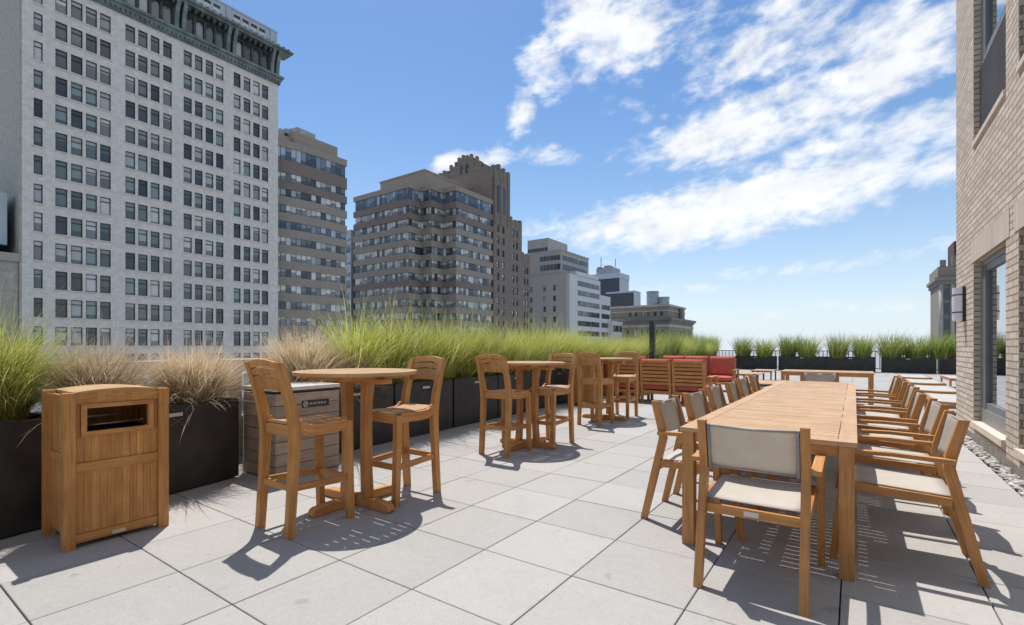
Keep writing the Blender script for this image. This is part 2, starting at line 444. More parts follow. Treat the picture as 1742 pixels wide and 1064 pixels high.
# ------------------------------------------------------------------ mesh helpers
class MB:
    def __init__(s):
        s.bm = bmesh.new()
        s.uv = s.bm.loops.layers.uv.new('UVMap')
        s.mi = 0

    def face(s, pts, uvs=None):
        vs_ = [s.bm.verts.new(p) for p in pts]
        f = s.bm.faces.new(vs_)
        f.material_index = s.mi
        if uvs:
            for lp, q in zip(f.loops, uvs):
                lp[s.uv].uv = q
        return f

    def hexa(s, c, du):
        """8 corners (bottom 4 ccw, top 4 ccw); du = unit vector of the grain"""
        v = [s.bm.verts.new(p) for p in c]
        du = Vector(du).normalized()
        off = rnd.uniform(0, 40)
        for idx in ((3, 2, 1, 0), (4, 5, 6, 7), (0, 1, 5, 4), (1, 2, 6, 5), (2, 3, 7, 6), (3, 0, 4, 7)):
            f = s.bm.faces.new([v[i] for i in idx])
            f.material_index = s.mi
            n = (Vector(c[idx[1]]) - Vector(c[idx[0]])).cross(Vector(c[idx[2]]) - Vector(c[idx[1]]))
            if n.length > 0:
                n.normalize()
            w = n.cross(du)
            if w.length < 0.3:
                w = Vector((0, 0, 1)) if abs(du.z) < 0.7 else Vector((1, 0, 0))
            for lp in f.loops:
                lp[s.uv].uv = (lp.vert.co.dot(du) + off, lp.vert.co.dot(w) + off)

    def box(s, x0, x1, y0, y1, z0, z1, grain=None):
        if grain is None:
            d = (abs(x1 - x0), abs(y1 - y0), abs(z1 - z0))
            k = d.index(max(d))
            grain = [(1, 0, 0), (0, 1, 0), (0, 0, 1)][k]
        s.hexa([(x0, y0, z0), (x1, y0, z0), (x1, y1, z0), (x0, y1, z0),
                (x0, y0, z1), (x1, y0, z1), (x1, y1, z1), (x0, y1, z1)], grain)

    def mbox(s, x0, x1, y0, y1, z0, z1, bottom=False):
        """architectural box: UV in metres per face (u horizontal, v = height)"""
        s.face([(x0, y0, z0), (x1, y0, z0), (x1, y0, z1), (x0, y0, z1)], [(x0, z0), (x1, z0), (x1, z1), (x0, z1)])
        s.face([(x1, y0, z0), (x1, y1, z0), (x1, y1, z1), (x1, y0, z1)], [(y0, z0), (y1, z0), (y1, z1), (y0, z1)])
        s.face([(x1, y1, z0), (x0, y1, z0), (x0, y1, z1), (x1, y1, z1)], [(x1, z0), (x0, z0), (x0, z1), (x1, z1)])
        s.face([(x0, y1, z0), (x0, y0, z0), (x0, y0, z1), (x0, y1, z1)], [(y1, z0), (y0, z0), (y0, z1), (y1, z1)])
        s.face([(x0, y0, z1), (x1, y0, z1), (x1, y1, z1), (x0, y1, z1)], [(x0, y0), (x1, y0), (x1, y1), (x0, y1)])
        if bottom:
            s.face([(x0, y1, z0), (x1, y1, z0), (x1, y0, z0), (x0, y0, z0)], [(x0, y1), (x1, y1), (x1, y0), (x0, y0)])

    def bar(s, p0, p1, w, h, up=(0, 0, 1)):
        p0, p1 = Vector(p0), Vector(p1)
        d = (p1 - p0).normalized()
        a = d.cross(Vector(up))
        if a.length < 1e-4:
            a = d.cross(Vector((1, 0, 0)))
        a.normalize()
        c = a.cross(d).normalized()
        a *= w / 2
        c *= h / 2
        s.hexa([p0 - a - c, p0 + a - c, p1 + a - c, p1 - a - c, p0 - a + c, p0 + a + c, p1 + a + c, p1 - a + c], d)

    def strip(s, secs, x0, x1, axis='x'):
        """a bent board: secs = [(y, z, t)] centre line in the YZ plane and thickness, between x0 and x1"""
        n = len(secs)
        rows = []
        for i, (y, z, t_) in enumerate(secs):
            a = secs[max(i - 1, 0)]
            b_ = secs[min(i + 1, n - 1)]
            d = Vector((b_[0] - a[0], b_[1] - a[1])).normalized()
            nx = Vector((-d.y, d.x)) * t_ / 2
            if i in (0, n - 1) and abs(d.y) > 0.5:
                k = 1 / max(abs(d.y), 0.3)
                nx = Vector((-math.copysign(t_ / 2 * k, d.y), 0))
            A = (y + nx.x, z + nx.y)
            B = (y - nx.x, z - nx.y)
            if axis == 'x':
                rows.append([(x0, *A), (x1, *A), (x1, *B), (x0, *B)])
            else:
                rows.append([(A[0], x0, A[1]), (A[0], x1, A[1]), (B[0], x1, B[1]), (B[0], x0, B[1])])
        off = rnd.uniform(0, 40)
        vv = [[s.bm.verts.new(p) for p in r] for r in rows]
        L = [0.0]
        for i in range(1, n):
            L.append(L[-1] + math.hypot(secs[i][0] - secs[i - 1][0], secs[i][1] - secs[i - 1][1]))
        for i in range(n - 1):
            for k in range(4):
                q = [vv[i][k], vv[i][(k + 1) % 4], vv[i + 1][(k + 1) % 4], vv[i + 1][k]]
                f = s.bm.faces.new(q)
                f.material_index = s.mi
                wv = abs(x1 - x0) if k % 2 == 0 else secs[i][2]
                for lp, uvv in zip(f.loops, ((L[i], 0), (L[i], wv), (L[i + 1], wv), (L[i + 1], 0))):
                    lp[s.uv].uv = (uvv[0] + off, uvv[1] + off + k * 0.3)
        for r in (vv[0], vv[-1]):
            f = s.bm.faces.new(r)
            f.material_index = s.mi

    def sheet(s, grid, th=0.004):
        """thin two-sided cloth from a grid of points, closed with thickness along -normal"""
        nu_, nv_ = len(grid), len(grid[0])
        P = [[Vector(p) for p in r] for r in grid]
        V1 = [[s.bm.verts.new(p) for p in r] for r in P]
        V2 = []
        for i in range(nu_):
            row = []
            for j in range(nv_):
                a = P[min(i + 1, nu_ - 1)][j] - P[max(i - 1, 0)][j]
                c_ = P[i][min(j + 1, nv_ - 1)] - P[i][max(j - 1, 0)]
                nrm = a.cross(c_).normalized()
                row.append(s.bm.verts.new(P[i][j] - nrm * th))
            V2.append(row)
        def q(a, b_, c_, d, uvs):
            f = s.bm.faces.new((a, b_, c_, d))
            f.smooth = True
            f.material_index = s.mi
            for lp, w in zip(f.loops, uvs):
                lp[s.uv].uv = w
        for i in range(nu_ - 1):
            for j in range(nv_ - 1):
                uu = [(i / nu_, j / nv_), ((i + 1) / nu_, j / nv_), ((i + 1) / nu_, (j + 1) / nv_), (i / nu_, (j + 1) / nv_)]
                q(V1[i][j], V1[i + 1][j], V1[i + 1][j + 1], V1[i][j + 1], uu)
                q(V2[i][j + 1], V2[i + 1][j + 1], V2[i + 1][j], V2[i][j], uu)
        z4 = [(0, 0)] * 4
        for i in range(nu_ - 1):
            q(V2[i][0], V2[i + 1][0], V1[i + 1][0], V1[i][0], z4)
            q(V1[i][-1], V1[i + 1][-1], V2[i + 1][-1], V2[i][-1], z4)
        for j in range(nv_ - 1):
            q(V1[0][j], V1[0][j + 1], V2[0][j + 1], V2[0][j], z4)
            q(V2[-1][j], V2[-1][j + 1], V1[-1][j + 1], V1[-1][j], z4)

    def tube(s, pts, r, n=8):
        pts = [Vector(p) for p in pts]
        rings = []
        for i, p in enumerate(pts):
            d = (pts[min(i + 1, len(pts) - 1)] - pts[max(i - 1, 0)]).normalized()
            a = d.cross(Vector((0, 0, 1)))
            if a.length < 1e-3:
                a = d.cross(Vector((1, 0, 0)))
            a.normalize()
            c_ = d.cross(a)
            rings.append([s.bm.verts.new(p + (a * math.cos(2 * math.pi * k / n) + c_ * math.sin(2 * math.pi * k / n)) * r) for k in range(n)])
        for i in range(len(pts) - 1):
            for k in range(n):
                f = s.bm.faces.new((rings[i][k], rings[i][(k + 1) % n], rings[i + 1][(k + 1) % n], rings[i + 1][k]))
                f.smooth = True
                f.material_index = s.mi
        for r_ in (rings[0], rings[-1]):
            s.bm.faces.new(r_).material_index = s.mi

    def prism(s, poly, z0, z1, uvdir=(1, 0)):
        """poly (x,y) extruded z0..z1; side UV in metres"""
        n = len(poly)
        off = rnd.uniform(0, 40)
        bt = [s.bm.verts.new((x, y, z0)) for x, y in poly]
        tp = [s.bm.verts.new((x, y, z1)) for x, y in poly]
        L = 0.0
        for i in range(n):
            j = (i + 1) % n
            e = math.hypot(poly[j][0] - poly[i][0], poly[j][1] - poly[i][1])
            f = s.bm.faces.new((bt[i], bt[j], tp[j], tp[i]))
            f.material_index = s.mi
            for lp, w in zip(f.loops, ((L, z0), (L + e, z0), (L + e, z1), (L, z1))):
                lp[s.uv].uv = w
            L += e
        for r_ in (tp, bt[::-1]):
            f = s.bm.faces.new(r_)
            f.material_index = s.mi
            for lp in f.loops:
                x, y = lp.vert.co.x, lp.vert.co.y
                lp[s.uv].uv = (x * uvdir[0] + y * uvdir[1] + off, -x * uvdir[1] + y * uvdir[0] + off)

    def build(s, name, mat, parent=None, bevel=0.0, loc=None, smooth=False):
        if bevel:
            es = [e for e in s.bm.edges if len(e.link_faces) == 2 and e.calc_face_angle(0) > 0.6]
            bmesh.ops.bevel(s.bm, geom=es, offset=bevel, segments=1, affect='EDGES', clamp_overlap=True)
        bmesh.ops.recalc_face_normals(s.bm, faces=s.bm.faces[:])
        me = bpy.data.meshes.new(name)
        s.bm.to_mesh(me)
        s.bm.free()
        if smooth:
            me.polygons.foreach_set('use_smooth', [True] * len(me.polygons))
        for mm in (mat if isinstance(mat, (list, tuple)) else [mat]):
            me.materials.append(mm)
        return link(name, me, parent, loc)


def link(name, me, parent=None, loc=None, rz=0.0):
    o = bpy.data.objects.new(name, me)
    col.objects.link(o)
    if parent:
        o.parent = parent
    if loc:
        o.location = loc
    if rz:
        o.rotation_euler = (0, 0, rz)
    return o


def tag(o, label=None, cat=None, group=None, kind=None):
    for k, v in (('label', label), ('category', cat), ('group', group), ('kind', kind)):
        if v:
            o[k] = v
    return o


def thing(name, label, cat, loc=(0, 0, 0), rz=0.0, group=None):
    return tag(link(name, None, None, loc, rz), label, cat, group)


def copy_tree(o, parent=None):
    c = o.copy()
    col.objects.link(c)
    if parent:
        c.parent = parent
    for ch in list(o.children):
        copy_tree(ch, c)
    return c


def place(proto, used, loc, rz, label, group):
    """first call moves the prototype itself, later calls copy it with its parts"""
    o = proto if not used else copy_tree(proto)
    used.append(1)
    o.location = loc
    o.rotation_euler = (0, 0, rz)
    o['label'] = label
    o['group'] = group
    return o


ORD = ['first', 'second', 'third', 'fourth', 'fifth', 'sixth', 'seventh', 'eighth', 'ninth', 'tenth', 'eleventh', 'twelfth']

# ================================================================== SETTING
# city ground far below the terrace, reaching the horizon
mb = MB()
mb.face([(-4500, -1500, -46), (4500, -1500, -46), (4500, 5500, -46), (-4500, 5500, -46)])
m, nt, b = new_mat('hazy_city_ground')
t = nt.n('ShaderNodeTexCoord')
nt.l(nt.ramp(nt.noise(t.outputs['Object'], 0.02, 6, 0.6), [(0.3, (0.20, 0.21, 0.21)), (0.7, (0.34, 0.345, 0.34))]), b.inputs['Base Color'])
b.inputs['Roughness'].default_value = 0.9
tag(mb.build('city_ground', m), kind='structure')

# building mass carrying the terrace
mb = MB()
mb.mbox(-8.0, 12, -6, 31.6, -46, -0.06)
tag(mb.build('roof_deck', M['joint']), kind='structure')

# pavers, 24 inch slabs on open joints
mb = MB()
P0X, P0Y, PP = -0.058, 1.168, 0.605
for i in range(-13, 20):
    for j in range(-9, 52):
        x0, y0 = P0X + i * PP, P0Y + j * PP
        x1, y1 = x0 + PP, y0 + PP
        if x1 > 1.2 and y0 < 10.0:
            continue
        if y1 > 31.4 or x0 < -7.6 or y0 < -4.2:
            continue
        g_ = 0.0032
        zt = rnd.uniform(-0.0012, 0.0012)
        b_ = 0.003
        x0 += g_; x1 -= g_; y0 += g_; y1 -= g_
        lo = [(x0, y0), (x1, y0), (x1, y1), (x0, y1)]
        hi = [(x0 + b_, y0 + b_), (x1 - b_, y0 + b_), (x1 - b_, y1 - b_), (x0 + b_, y1 - b_)]
        v0 = [mb.bm.verts.new((*p, -0.045)) for p in lo]
        v1 = [mb.bm.verts.new((*p, zt - b_)) for p in lo]
        v2 = [mb.bm.verts.new((*p, zt)) for p in hi]
        for a, c_ in ((v0, v1), (v1, v2)):
            for k in range(4):
                mb.bm.faces.new((a[k], a[(k + 1) % 4], c_[(k + 1) % 4], c_[k]))
        mb.bm.faces.new(v2)
tag(mb.build('terrace_floor', M['paver']), kind='structure')


# ------------------------------------------------------------------ facades
def facade(mb, o, u, n, W_, H_, us, vs_, depth, v00=0.0, keep=None):
    """wall sheet in the plane o + u*a + z*b with real recessed openings; returns opening centres"""
    o, u, n = Vector(o), Vector(u), Vector(n)
    uc = sorted(set([0.0, W_] + [x for p in us for x in p]))
    vc = sorted(set([v00, H_] + [x for p in vs_ for x in p]))
    hu = {round(p[0], 4): p for p in us}
    hv = {round(p[0], 4): p for p in vs_}
    ou = o.dot(u)
    holes = []
    def pt(a, b_, d=0.0):
        return o + u * a + Vector((0, 0, b_)) - n * d
    for i in range(len(uc) - 1):
        for j in range(len(vc) - 1):
            a0, a1, b0, b1 = uc[i], uc[i + 1], vc[j], vc[j + 1]
            ish = round(a0, 4) in hu and abs(hu[round(a0, 4)][1] - a1) < 1e-3 and round(b0, 4) in hv and abs(hv[round(b0, 4)][1] - b1) < 1e-3
            if ish and (keep is None or keep(a0, b0)):
                holes.append((a0, a1, b0, b1))
                for (p, q) in (((a0, b0), (a1, b0)), ((a1, b0), (a1, b1)), ((a1, b1), (a0, b1)), ((a0, b1), (a0, b0))):
                    mb.face([pt(*p), pt(*q), pt(*q, depth), pt(*p, depth)],
                            [(p[0] + p[1] * 0, p[1]), (q[0], q[1]), (q[0] + depth * (p[0] == q[0]), q[1] + depth * (p[1] == q[1])), (p[0] + depth * (p[0] == q[0]), p[1] + depth * (p[1] == q[1]))])
            else:
                mb.face([pt(a0, b0), pt(a1, b0), pt(a1, b1), pt(a0, b1)],
                        [(a0 + ou, b0 + o.z), (a1 + ou, b0 + o.z), (a1 + ou, b1 + o.z), (a0 + ou, b1 + o.z)])
    return [(pt((h[0] + h[1]) / 2, h[2], depth), h[1] - h[0], h[3] - h[2]) for h in holes]


_wcache = {}


def window_meshes(w, h, transom, fr, style='hung'):
    k = (round(w, 2), round(h, 2), transom, fr, style)
    if k not in _wcache:
        a = MB()
        d0, d1 = -0.16, 0.02
        a.box(-w / 2, -w / 2 + fr, d0, d1, 0, h)
        a.box(w / 2 - fr, w / 2, d0, d1, 0, h)
        a.box(-w / 2 + fr, w / 2 - fr, d0, d1, 0, fr)
        a.box(-w / 2 + fr, w / 2 - fr, d0, d1, h - fr, h)
        if transom:
            z = h * transom
            a.box(-w / 2 + fr, w / 2 - fr, d0, d1, z - fr * 0.6, z + fr * 0.6)
        f = a.build('window', M['frame'])
        p = MB()
        x0, x1 = -w / 2 + fr * 0.5, w / 2 - fr * 0.5
        p.face([(x0, -0.02, fr * 0.5), (x1, -0.02, fr * 0.5), (x1, -0.02, h - fr * 0.5), (x0, -0.02, h - fr * 0.5)], [(0, 0), (1, 0), (1, 1), (0, 1)])
        g_ = p.build('pane', M['wglass'])
        _wcache[k] = (f.data, g_.data)
        bpy.data.objects.remove(f)
        bpy.data.objects.remove(g_)
    return _wcache[k]


def sill_mesh(w):
    k = ('sill', round(w, 2))
    if k not in _wcache:
        a = MB()
        a.box(-w / 2 - 0.1, w / 2 + 0.1, -0.48, -0.324, -0.16, -0.004)
        o = a.build('sill', M['whitestone'])
        _wcache[k] = o.data
        bpy.data.objects.remove(o)
    return _wcache[k]


def put_windows(bld, holes, rz, transom=0.74, fr=0.09, limit=100, far_name='windows', sills=False):
    """nearest openings get a window part each (> pane); past the limit the rest share one part"""
    holes = sorted(holes, key=lambda h: h[0].x ** 2 + h[0].y ** 2)
    for (p, w, h) in holes[:limit]:
        f, g_ = window_meshes(w, h, transom, fr)
        o = link('window', f, bld, p - bld.location, rz)
        link('pane', g_, o)
        if sills:
            link('sill', sill_mesh(w), o)
    rest = holes[limit:]
    if rest:
        bm = bmesh.new()
        for (p, w, h) in rest:
            f, g_ = window_meshes(w, h, transom, fr)
            mt = Matrix.Translation(p - bld.location) @ Matrix.Rotation(rz, 4, 'Z')
            for me, mi in ((f, 0), (g_, 1)) + (((sill_mesh(w), 2),) if sills else ()):
                k0 = len(bm.faces)
                v0 = len(bm.verts)
                bm.from_mesh(me)
                bm.verts.ensure_lookup_table()
                bm.faces.ensure_lookup_table()
                for v in bm.verts[v0:]:
                    v.co = mt @ v.co
                for fc in bm.faces[k0:]:
                    fc.material_index = mi
        me = bpy.data.meshes.new(far_name)
        bm.to_mesh(me)
        bm.free()
        me.materials.append(M['frame'])
        me.materials.append(M['wglass'])
        me.materials.append(M['whitestone'])
        tag(link(far_name, me, bld), kind='stuff')


def bands(bld, poly, levels, mat, pane=1.25, inset=0.0, name='window_band', closed=False, skip=None):
    """ribbon windows: for each (z0, z1) one part of panes set along the polyline, thin dark gaps as mullions"""
    for (z0, z1, mt) in levels:
        q = MB()
        for i in range(len(poly) - 1):
            a, c_ = Vector((*poly[i], 0)), Vector((*poly[i + 1], 0))
            d = c_ - a
            L = d.length
            n = max(1, round(L / pane))
            d.normalize()
            nr = Vector((d.y, -d.x, 0))
            for k in range(n):
                p0 = a + d * (L * k / n + 0.06) - nr * inset
                p1 = a + d * (L * (k + 1) / n - 0.06) - nr * inset
                q.face([(p0.x, p0.y, z0), (p1.x, p1.y, z0), (p1.x, p1.y, z1), (p0.x, p0.y, z1)], [(0, 0), (1, 0), (1, 1), (0, 1)])
        q.build(name, mt or mat, bld)


PX = (1, 0, 0)
# ---------------------------------------------- tall white office tower, left
XW = -95.6
tw = thing('office_tower', 'tall white office tower with a green copper cornice and grid of windows', 'building', (0, 0, 0))
mb = MB()
Y0, Y1 = 16.74, 53.95
us = [(18.0, 18.86), (20.31, 21.55), (22.05, 23.3), (23.78, 25.02), (25.48, 26.72), (28.69, 29.9), (30.4, 31.6), (32.12, 33.3), (33.9, 35.1),
      (36.99, 38.19), (38.75, 39.92), (40.5, 41.7), (42.25, 43.45), (45.36, 46.54), (47.19, 48.38), (49.0, 50.2), (50.71, 51.89)]
us = [(a - Y0 - 0.05, b_ - Y0 + 0.05) for a, b_ in us]
ZB = -46.0
vs_ = [(28.66 + 4.07 * k - 2.72 - ZB, 28.66 + 4.07 * k - ZB) for k in range(-9, 7)]
holes = facade(mb, (XW, Y0, ZB), (0, 1, 0), PX, Y1 - Y0, 55.2 - ZB, us, vs_, 0.32)
# roof, back and sides behind the sheet
mb.mi = 0
mb.mbox(XW - 26, XW - 0.4, Y0 + 0.02, Y1 - 0.02, ZB, 63.6)
mb.face([(XW, Y1, ZB), (XW - 0.5, Y1, ZB), (XW - 0.5, Y1, 55.2), (XW, Y1, 55.2)], [(0, 0), (.5, 0), (.5, 101), (0, 101)])
mb.build('wall', M['whitestone'], tw)
mb = MB()
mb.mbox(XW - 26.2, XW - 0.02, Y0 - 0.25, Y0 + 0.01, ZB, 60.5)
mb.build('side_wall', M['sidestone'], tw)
put_windows(tw, holes, R(90), sills=True)
# copper ledge above the top row, arcaded loggia, brackets, big cornice, attic
mb = MB()
mb.box(XW - 0.3, XW + 0.55, Y0, Y1 + 0.5, 54.95, 55.5)
mb.box(XW - 0.3, XW + 0.9, Y0, Y1 + 0.8, 55.5, 55.95)
mb.box(XW - 0.3, XW + 0.35, Y0, Y1 + 0.3, 54.3, 54.95)
for i in range(58):
    y = Y0 + 0.3 + i * 0.645
    mb.box(XW + 0.35, XW + 0.55, y, y + 0.3, 54.45, 54.95)
mb.build('ledge', M['verdigris2'], tw)
bays = [(19.4, 27.6), (27.8, 36.0), (36.2, 44.4), (44.6, 52.8)]
mb = MB()
mb.box(XW - 0.4, XW - 0.1, Y0 + 0.03, Y1 - 0.03, 55.95, 60.3)
for (a, c_) in bays:
    for k in range(5):
        y = a + 0.55 + (c_ - a - 1.5) * k / 4
        mb.box(XW - 0.1, XW + 0.25, y, y + 0.38, 55.95, 59.3)
    mb.box(XW - 0.1, XW + 0.3, a + 0.4, c_ - 0.4, 59.3, 60.3)
    for k in range(7):
        y = a + 0.9 + (c_ - a - 2.2) * k / 6
        mb.box(XW + 0.3, XW + 1.5, y, y + 0.36, 59.5, 60.3)
mb.build('loggia', M['verdigris'], tw)
mb = MB()
for (a, c_) in bays:
    mb = MB()
    for k in range(4):
        y = a + 0.55 + (c_ - a - 1.5) * k / 4 + 0.48
        w = (c_ - a - 1.5) / 4 - 0.58
        pts = [(y, 56.3), (y + w, 56.3), (y + w, 58.5)] + [(y + w / 2 + w / 2 * math.cos(t_), 58.5 + w / 2 * math.sin(t_)) for t_ in (R(30), R(60), R(90), R(120), R(150))] + [(y, 58.5)]
        mb.face([(XW - 0.06, p[0], p[1]) for p in pts], [(0.5, 0.5)] * len(pts))
    mb.build('loggia_glazing', M['wglass'], tw)
mb = MB()
for y in (19.0, 27.7, 36.1, 44.5, 52.9):
    mb = MB()
    for dy in (-0.75, 0.35):
        mb.strip([(XW + 0.3, 55.95, 0.7), (XW + 0.35, 57.4, 0.8), (XW + 0.6, 58.8, 0.9), (XW + 1.1, 60.35, 1.3)], y + dy, y + dy + 0.6, axis='y')
    mb.build('bracket', M['verdigris2'], tw)
mb = MB()
mb.box(XW - 1, XW + 1.7, Y0 - 0.5, Y1 + 1.7, 60.35, 60.75)
mb.box(XW - 1, XW + 2.1, Y0 - 0.5, Y1 + 2.1, 60.75, 61.1)
for i in range(36):
    y = Y0 + 0.4 + i * 1.08
    mb.box(XW + 1.2, XW + 2.0, y, y + 0.4, 61.1, 61.4)
mb.build('cornice', M['verdigris2'], tw)
mb = MB()
avs = [(1.95, 3.05)]
aus = []
for (a, c_) in bays:
    for k in range(4):
        y = a + 0.9 + (c_ - a - 1.8) * k / 4
        aus.append((y - Y0, y + 1.2 - Y0))
ah = facade(mb, (XW - 0.35, Y0, 61.15), (0, 1, 0), PX, Y1 - Y0, 3.7, aus, avs, 0.3)
mb.mbox(XW - 25, XW - 0.7, Y0 + 0.05, Y1 - 0.05, 61.15, 64.8)
mb.face([(XW - 0.35, Y1, 61.15), (XW - 0.75, Y1, 61.15), (XW - 0.75, Y1, 64.85), (XW - 0.35, Y1, 64.85)])
mb.face([(XW - 0.35, Y0, 64.85), (XW - 0.35, Y1, 64.85), (XW - 0.75, Y1, 64.85), (XW - 0.75, Y0, 64.85)])
for y in (19.0, 27.7, 36.1, 44.5, 52.9):
    mb.box(XW - 0.347, XW - 0.1, y - 0.4, y + 0.4, 61.15, 64.7)
mb.box(XW - 0.8, XW - 0.2, Y0, Y1 + 0.1, 64.86, 65.2)
mb.build('attic', M['metalgrey'], tw)
for (p, w, h) in ah:
    mb = MB()
    mb.face([(p.x, p.y - w / 2, p.z), (p.x, p.y + w / 2, p.z), (p.x, p.y + w / 2, p.z + h), (p.x, p.y - w / 2, p.z + h)], [(0, 0), (1, 0), (1, 1), (0, 1)])
    mb.build('attic_window', M['ribbon_dark'], tw)
# low neighbour beside its left flank
nb = thing('low_office_block', 'grey stone building at left edge beside the tall white tower', 'building', (0, 0, 0))
mb = MB()
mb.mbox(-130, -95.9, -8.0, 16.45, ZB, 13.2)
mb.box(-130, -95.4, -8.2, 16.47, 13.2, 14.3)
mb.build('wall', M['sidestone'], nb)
mb = MB()
mb.mbox(-116, -97.5, -4.0, 15.6, 15.6, 22.9)
mb.mbox(-115, -99, -3.0, 15.0, 14.3, 15.6)
mb.build('rooftop_unit', M['metalgrey'], nb)

# ---------------------------------------------- brown office slab with ribbon windows, behind the white tower
def prism_building(bld, poly, zs, name='wall'):
    """solid prism slices: zs = [(z0,z1,mat,offset)] ; offset pushes the outline"""
    for (z0, z1, mt, nm) in zs:
        q = MB()
        q.prism(poly, z0, z1)
        q.build(nm, mt, bld)


b2 = thing('brown_office_slab', 'narrow brown office block with ribbon windows just right of the white tower', 'building')
poly2 = [(-97.6, 54.6), (-96.4, 58.5), (-95.9, 64.0), (-95.9, 70.6), (-118, 70.6), (-118, 54.6)]
FL = 3.35
zt = 44.4
nfl = 24
glassp = [(x - (0.28 if x > -100 else 0), y - (0.28 if y > 70 else 0)) for x, y in poly2]
q = MB(); q.prism(glassp, ZB, zt - 0.5); q.build('core', M['frame'], b2)
bl = []
for k in range(nfl):
    ztop = 42.9 if k == 0 else 37.6 - (k - 1) * FL
    hgt = 2.7 if k == 0 else 1.65
    bl.append((ztop - hgt, ztop, M['ribbon_blue'] if k in (0, 4) else M['ribbon']))
    z1 = ztop - hgt
    z0 = 37.6 - k * FL
    q = MB(); q.prism(poly2, z0, z1); q.build('spandrel', M['brownband' if k in (0, 1) else 'tanband'], b2)
q = MB(); q.prism(poly2, 42.9, zt); q.build('parapet', M['tanband'], b2)
bands(b2, [(p[0] + 0.012, p[1]) for p in glassp[:4]], bl, M['ribbon'], 1.15, -0.02)
q = MB()
q.mbox(-116, -97.2, 58.5, 69.0, zt, zt + 2.7)
q.mbox(-116, -98.2, 56.0, 58.4, zt, zt + 1.4)
q.build('penthouse', M['tanband'], b2)
q = MB()
for i in range(3):
    q.box(-104.0, -99.6, 56.6 + i * 1.3, 57.6 + i * 1.3, zt + (1.4 if i == 0 else 2.7), zt + 3.2 + 0.5 * i)
q.mbox(-105, -100, 60.6, 65.2, zt + 2.7, zt + 5.0)
q.box(-104.2, -100.8, 61.2, 64.0, zt + 5.0, zt + 5.5)
q.build('cooling_unit', M['equip'], b2)
# slender glass building glimpsed beyond
b2b = thing('slim_glass_block', 'thin sliver of grey glass building right of the brown slab', 'building')
q = MB(); q.mbox(-150, -132.4, 99.0, 122, ZB, 39.0); q.build('wall', M['metalgrey'], b2b)
bands(b2b, [(-149.5, 98.97), (-132.7, 98.97)], [(35.5 - 3.8 * k, 37.9 - 3.8 * k, None) for k in range(14)], M['ribbon_blue'], 1.1, 0)

# ---------------------------------------------- big brown stepped office block
b3 = thing('stepped_office_block', 'broad brown office block with stepped corner and ribbon windows on every floor', 'building')
poly3 = [(-129.4, 97.6), (-104.4, 97.6), (-104.4, 102.4), (-100.1, 102.4), (-100.1, 107.3), (-95.0, 107.3), (-95.0, 125.0), (-129.4, 125.0)]
def inset(poly, d):
    out = []
    n = len(poly)
    for i in range(n):
        p0, p1, p2 = Vector(poly[i - 1]), Vector(poly[i]), Vector(poly[(i + 1) % n])
        e1 = (p1 - p0).normalized(); e2 = (p2 - p1).normalized()
        n1 = Vector((-e1.y, e1.x)); n2 = Vector((-e2.y, e2.x))
        k = (n1 + n2)
        k = k / (1 + n1.dot(n2)) if (1 + n1.dot(n2)) > 0.1 else n1
        out.append((p1.x + k.x * d, p1.y + k.y * d))
    return out


gp3 = inset(poly3, 0.45)
zt3 = 48.5
FL3 = 3.85
q = MB(); q.prism(gp3, ZB, zt3 - 0.5); q.build('core', M['frame'], b3)
bl = []
for k in range(25):
    ztop = 47.0 if k == 0 else 42.0 - (k - 1) * FL3
    hgt = 3.2 if k == 0 else 2.15
    bl.append((ztop - hgt, ztop, M['ribbon_blue'] if k == 0 else M['ribbon']))
    q = MB(); q.prism(poly3, 42.0 - k * FL3, ztop - hgt); q.build('spandrel', M['brownband' if k in (0, 1, 6) else 'tanband'], b3)
q = MB(); q.prism(poly3, 47.0, zt3); q.build('parapet', M['tanband'], b3)
bands(b3, gp3[:7], bl, M['ribbon'], 1.15, -0.03)
q = MB(); q.mbox(-124, -104.3, 103.8, 124, zt3, zt3 + 5.0); q.box(-124.2, -104.1, 103.6, 124, zt3 + 5.0, zt3 + 5.5); q.build('penthouse', M['tanband'], b3)

# ---------------------------------------------- dark brown set-back tower with crenellated tops
b4 = thing('art_deco_tower', 'dark brown brick setback tower with crenellated top behind the stepped block', 'building')
q = MB()
hl = []
def fx(q, x, y0, y1, z1, ys, zs, w=1.25, h=2.2, d=0.35, z0=ZB):
    us_ = [(y - w / 2 - y0, y + w / 2 - y0) for y in ys]
    vv_ = [(z - z0, z + h - z0) for z in zs]
    r_ = facade(q, (x, y0, z0), (0, 1, 0), PX, y1 - y0, z1 - z0, us_, vv_, d)
    return r_


zl = [-8.0 + 3.9 * k for k in range(16)]
hl += fx(q, -95.0, 125.3, 134.6, 59.0, [127.8, 130.7], [z for z in zl if z < 40], 1.3)
hl += fx(q, -95.0, 134.6, 141.7, 44.4, [136.4, 138.6], [z for z in zl if z < 41], 1.3)
hl += fx(q, -95.0, 141.7, 146.9, 33.5, [143.4, 145.2], [z for z in zl if z < 30], 1.3)
q.mbox(-118, -95.45, 125.3, 134.6, ZB, 59.0)
q.mbox(-118, -95.45, 134.6, 141.7, ZB, 44.4)
q.mbox(-118, -95.45, 141.7, 146.9, ZB, 33.5)
for (y1, za, zb) in ((134.6, 44, 59.0), (141.7, 33, 44.4), (146.9, -10, 33.5)):
    q.face([(-95, y1, za), (-95.46, y1, za), (-95.46, y1, zb), (-95, y1, zb)])
for (y0, y1, z) in ((125.3, 134.6, 59.0), (134.6, 141.7, 44.4), (141.7, 146.9, 33.5)):
    q.face([(-95, y0, z), (-95, y1, z), (-95.46, y1, z), (-95.46, y0, z)])
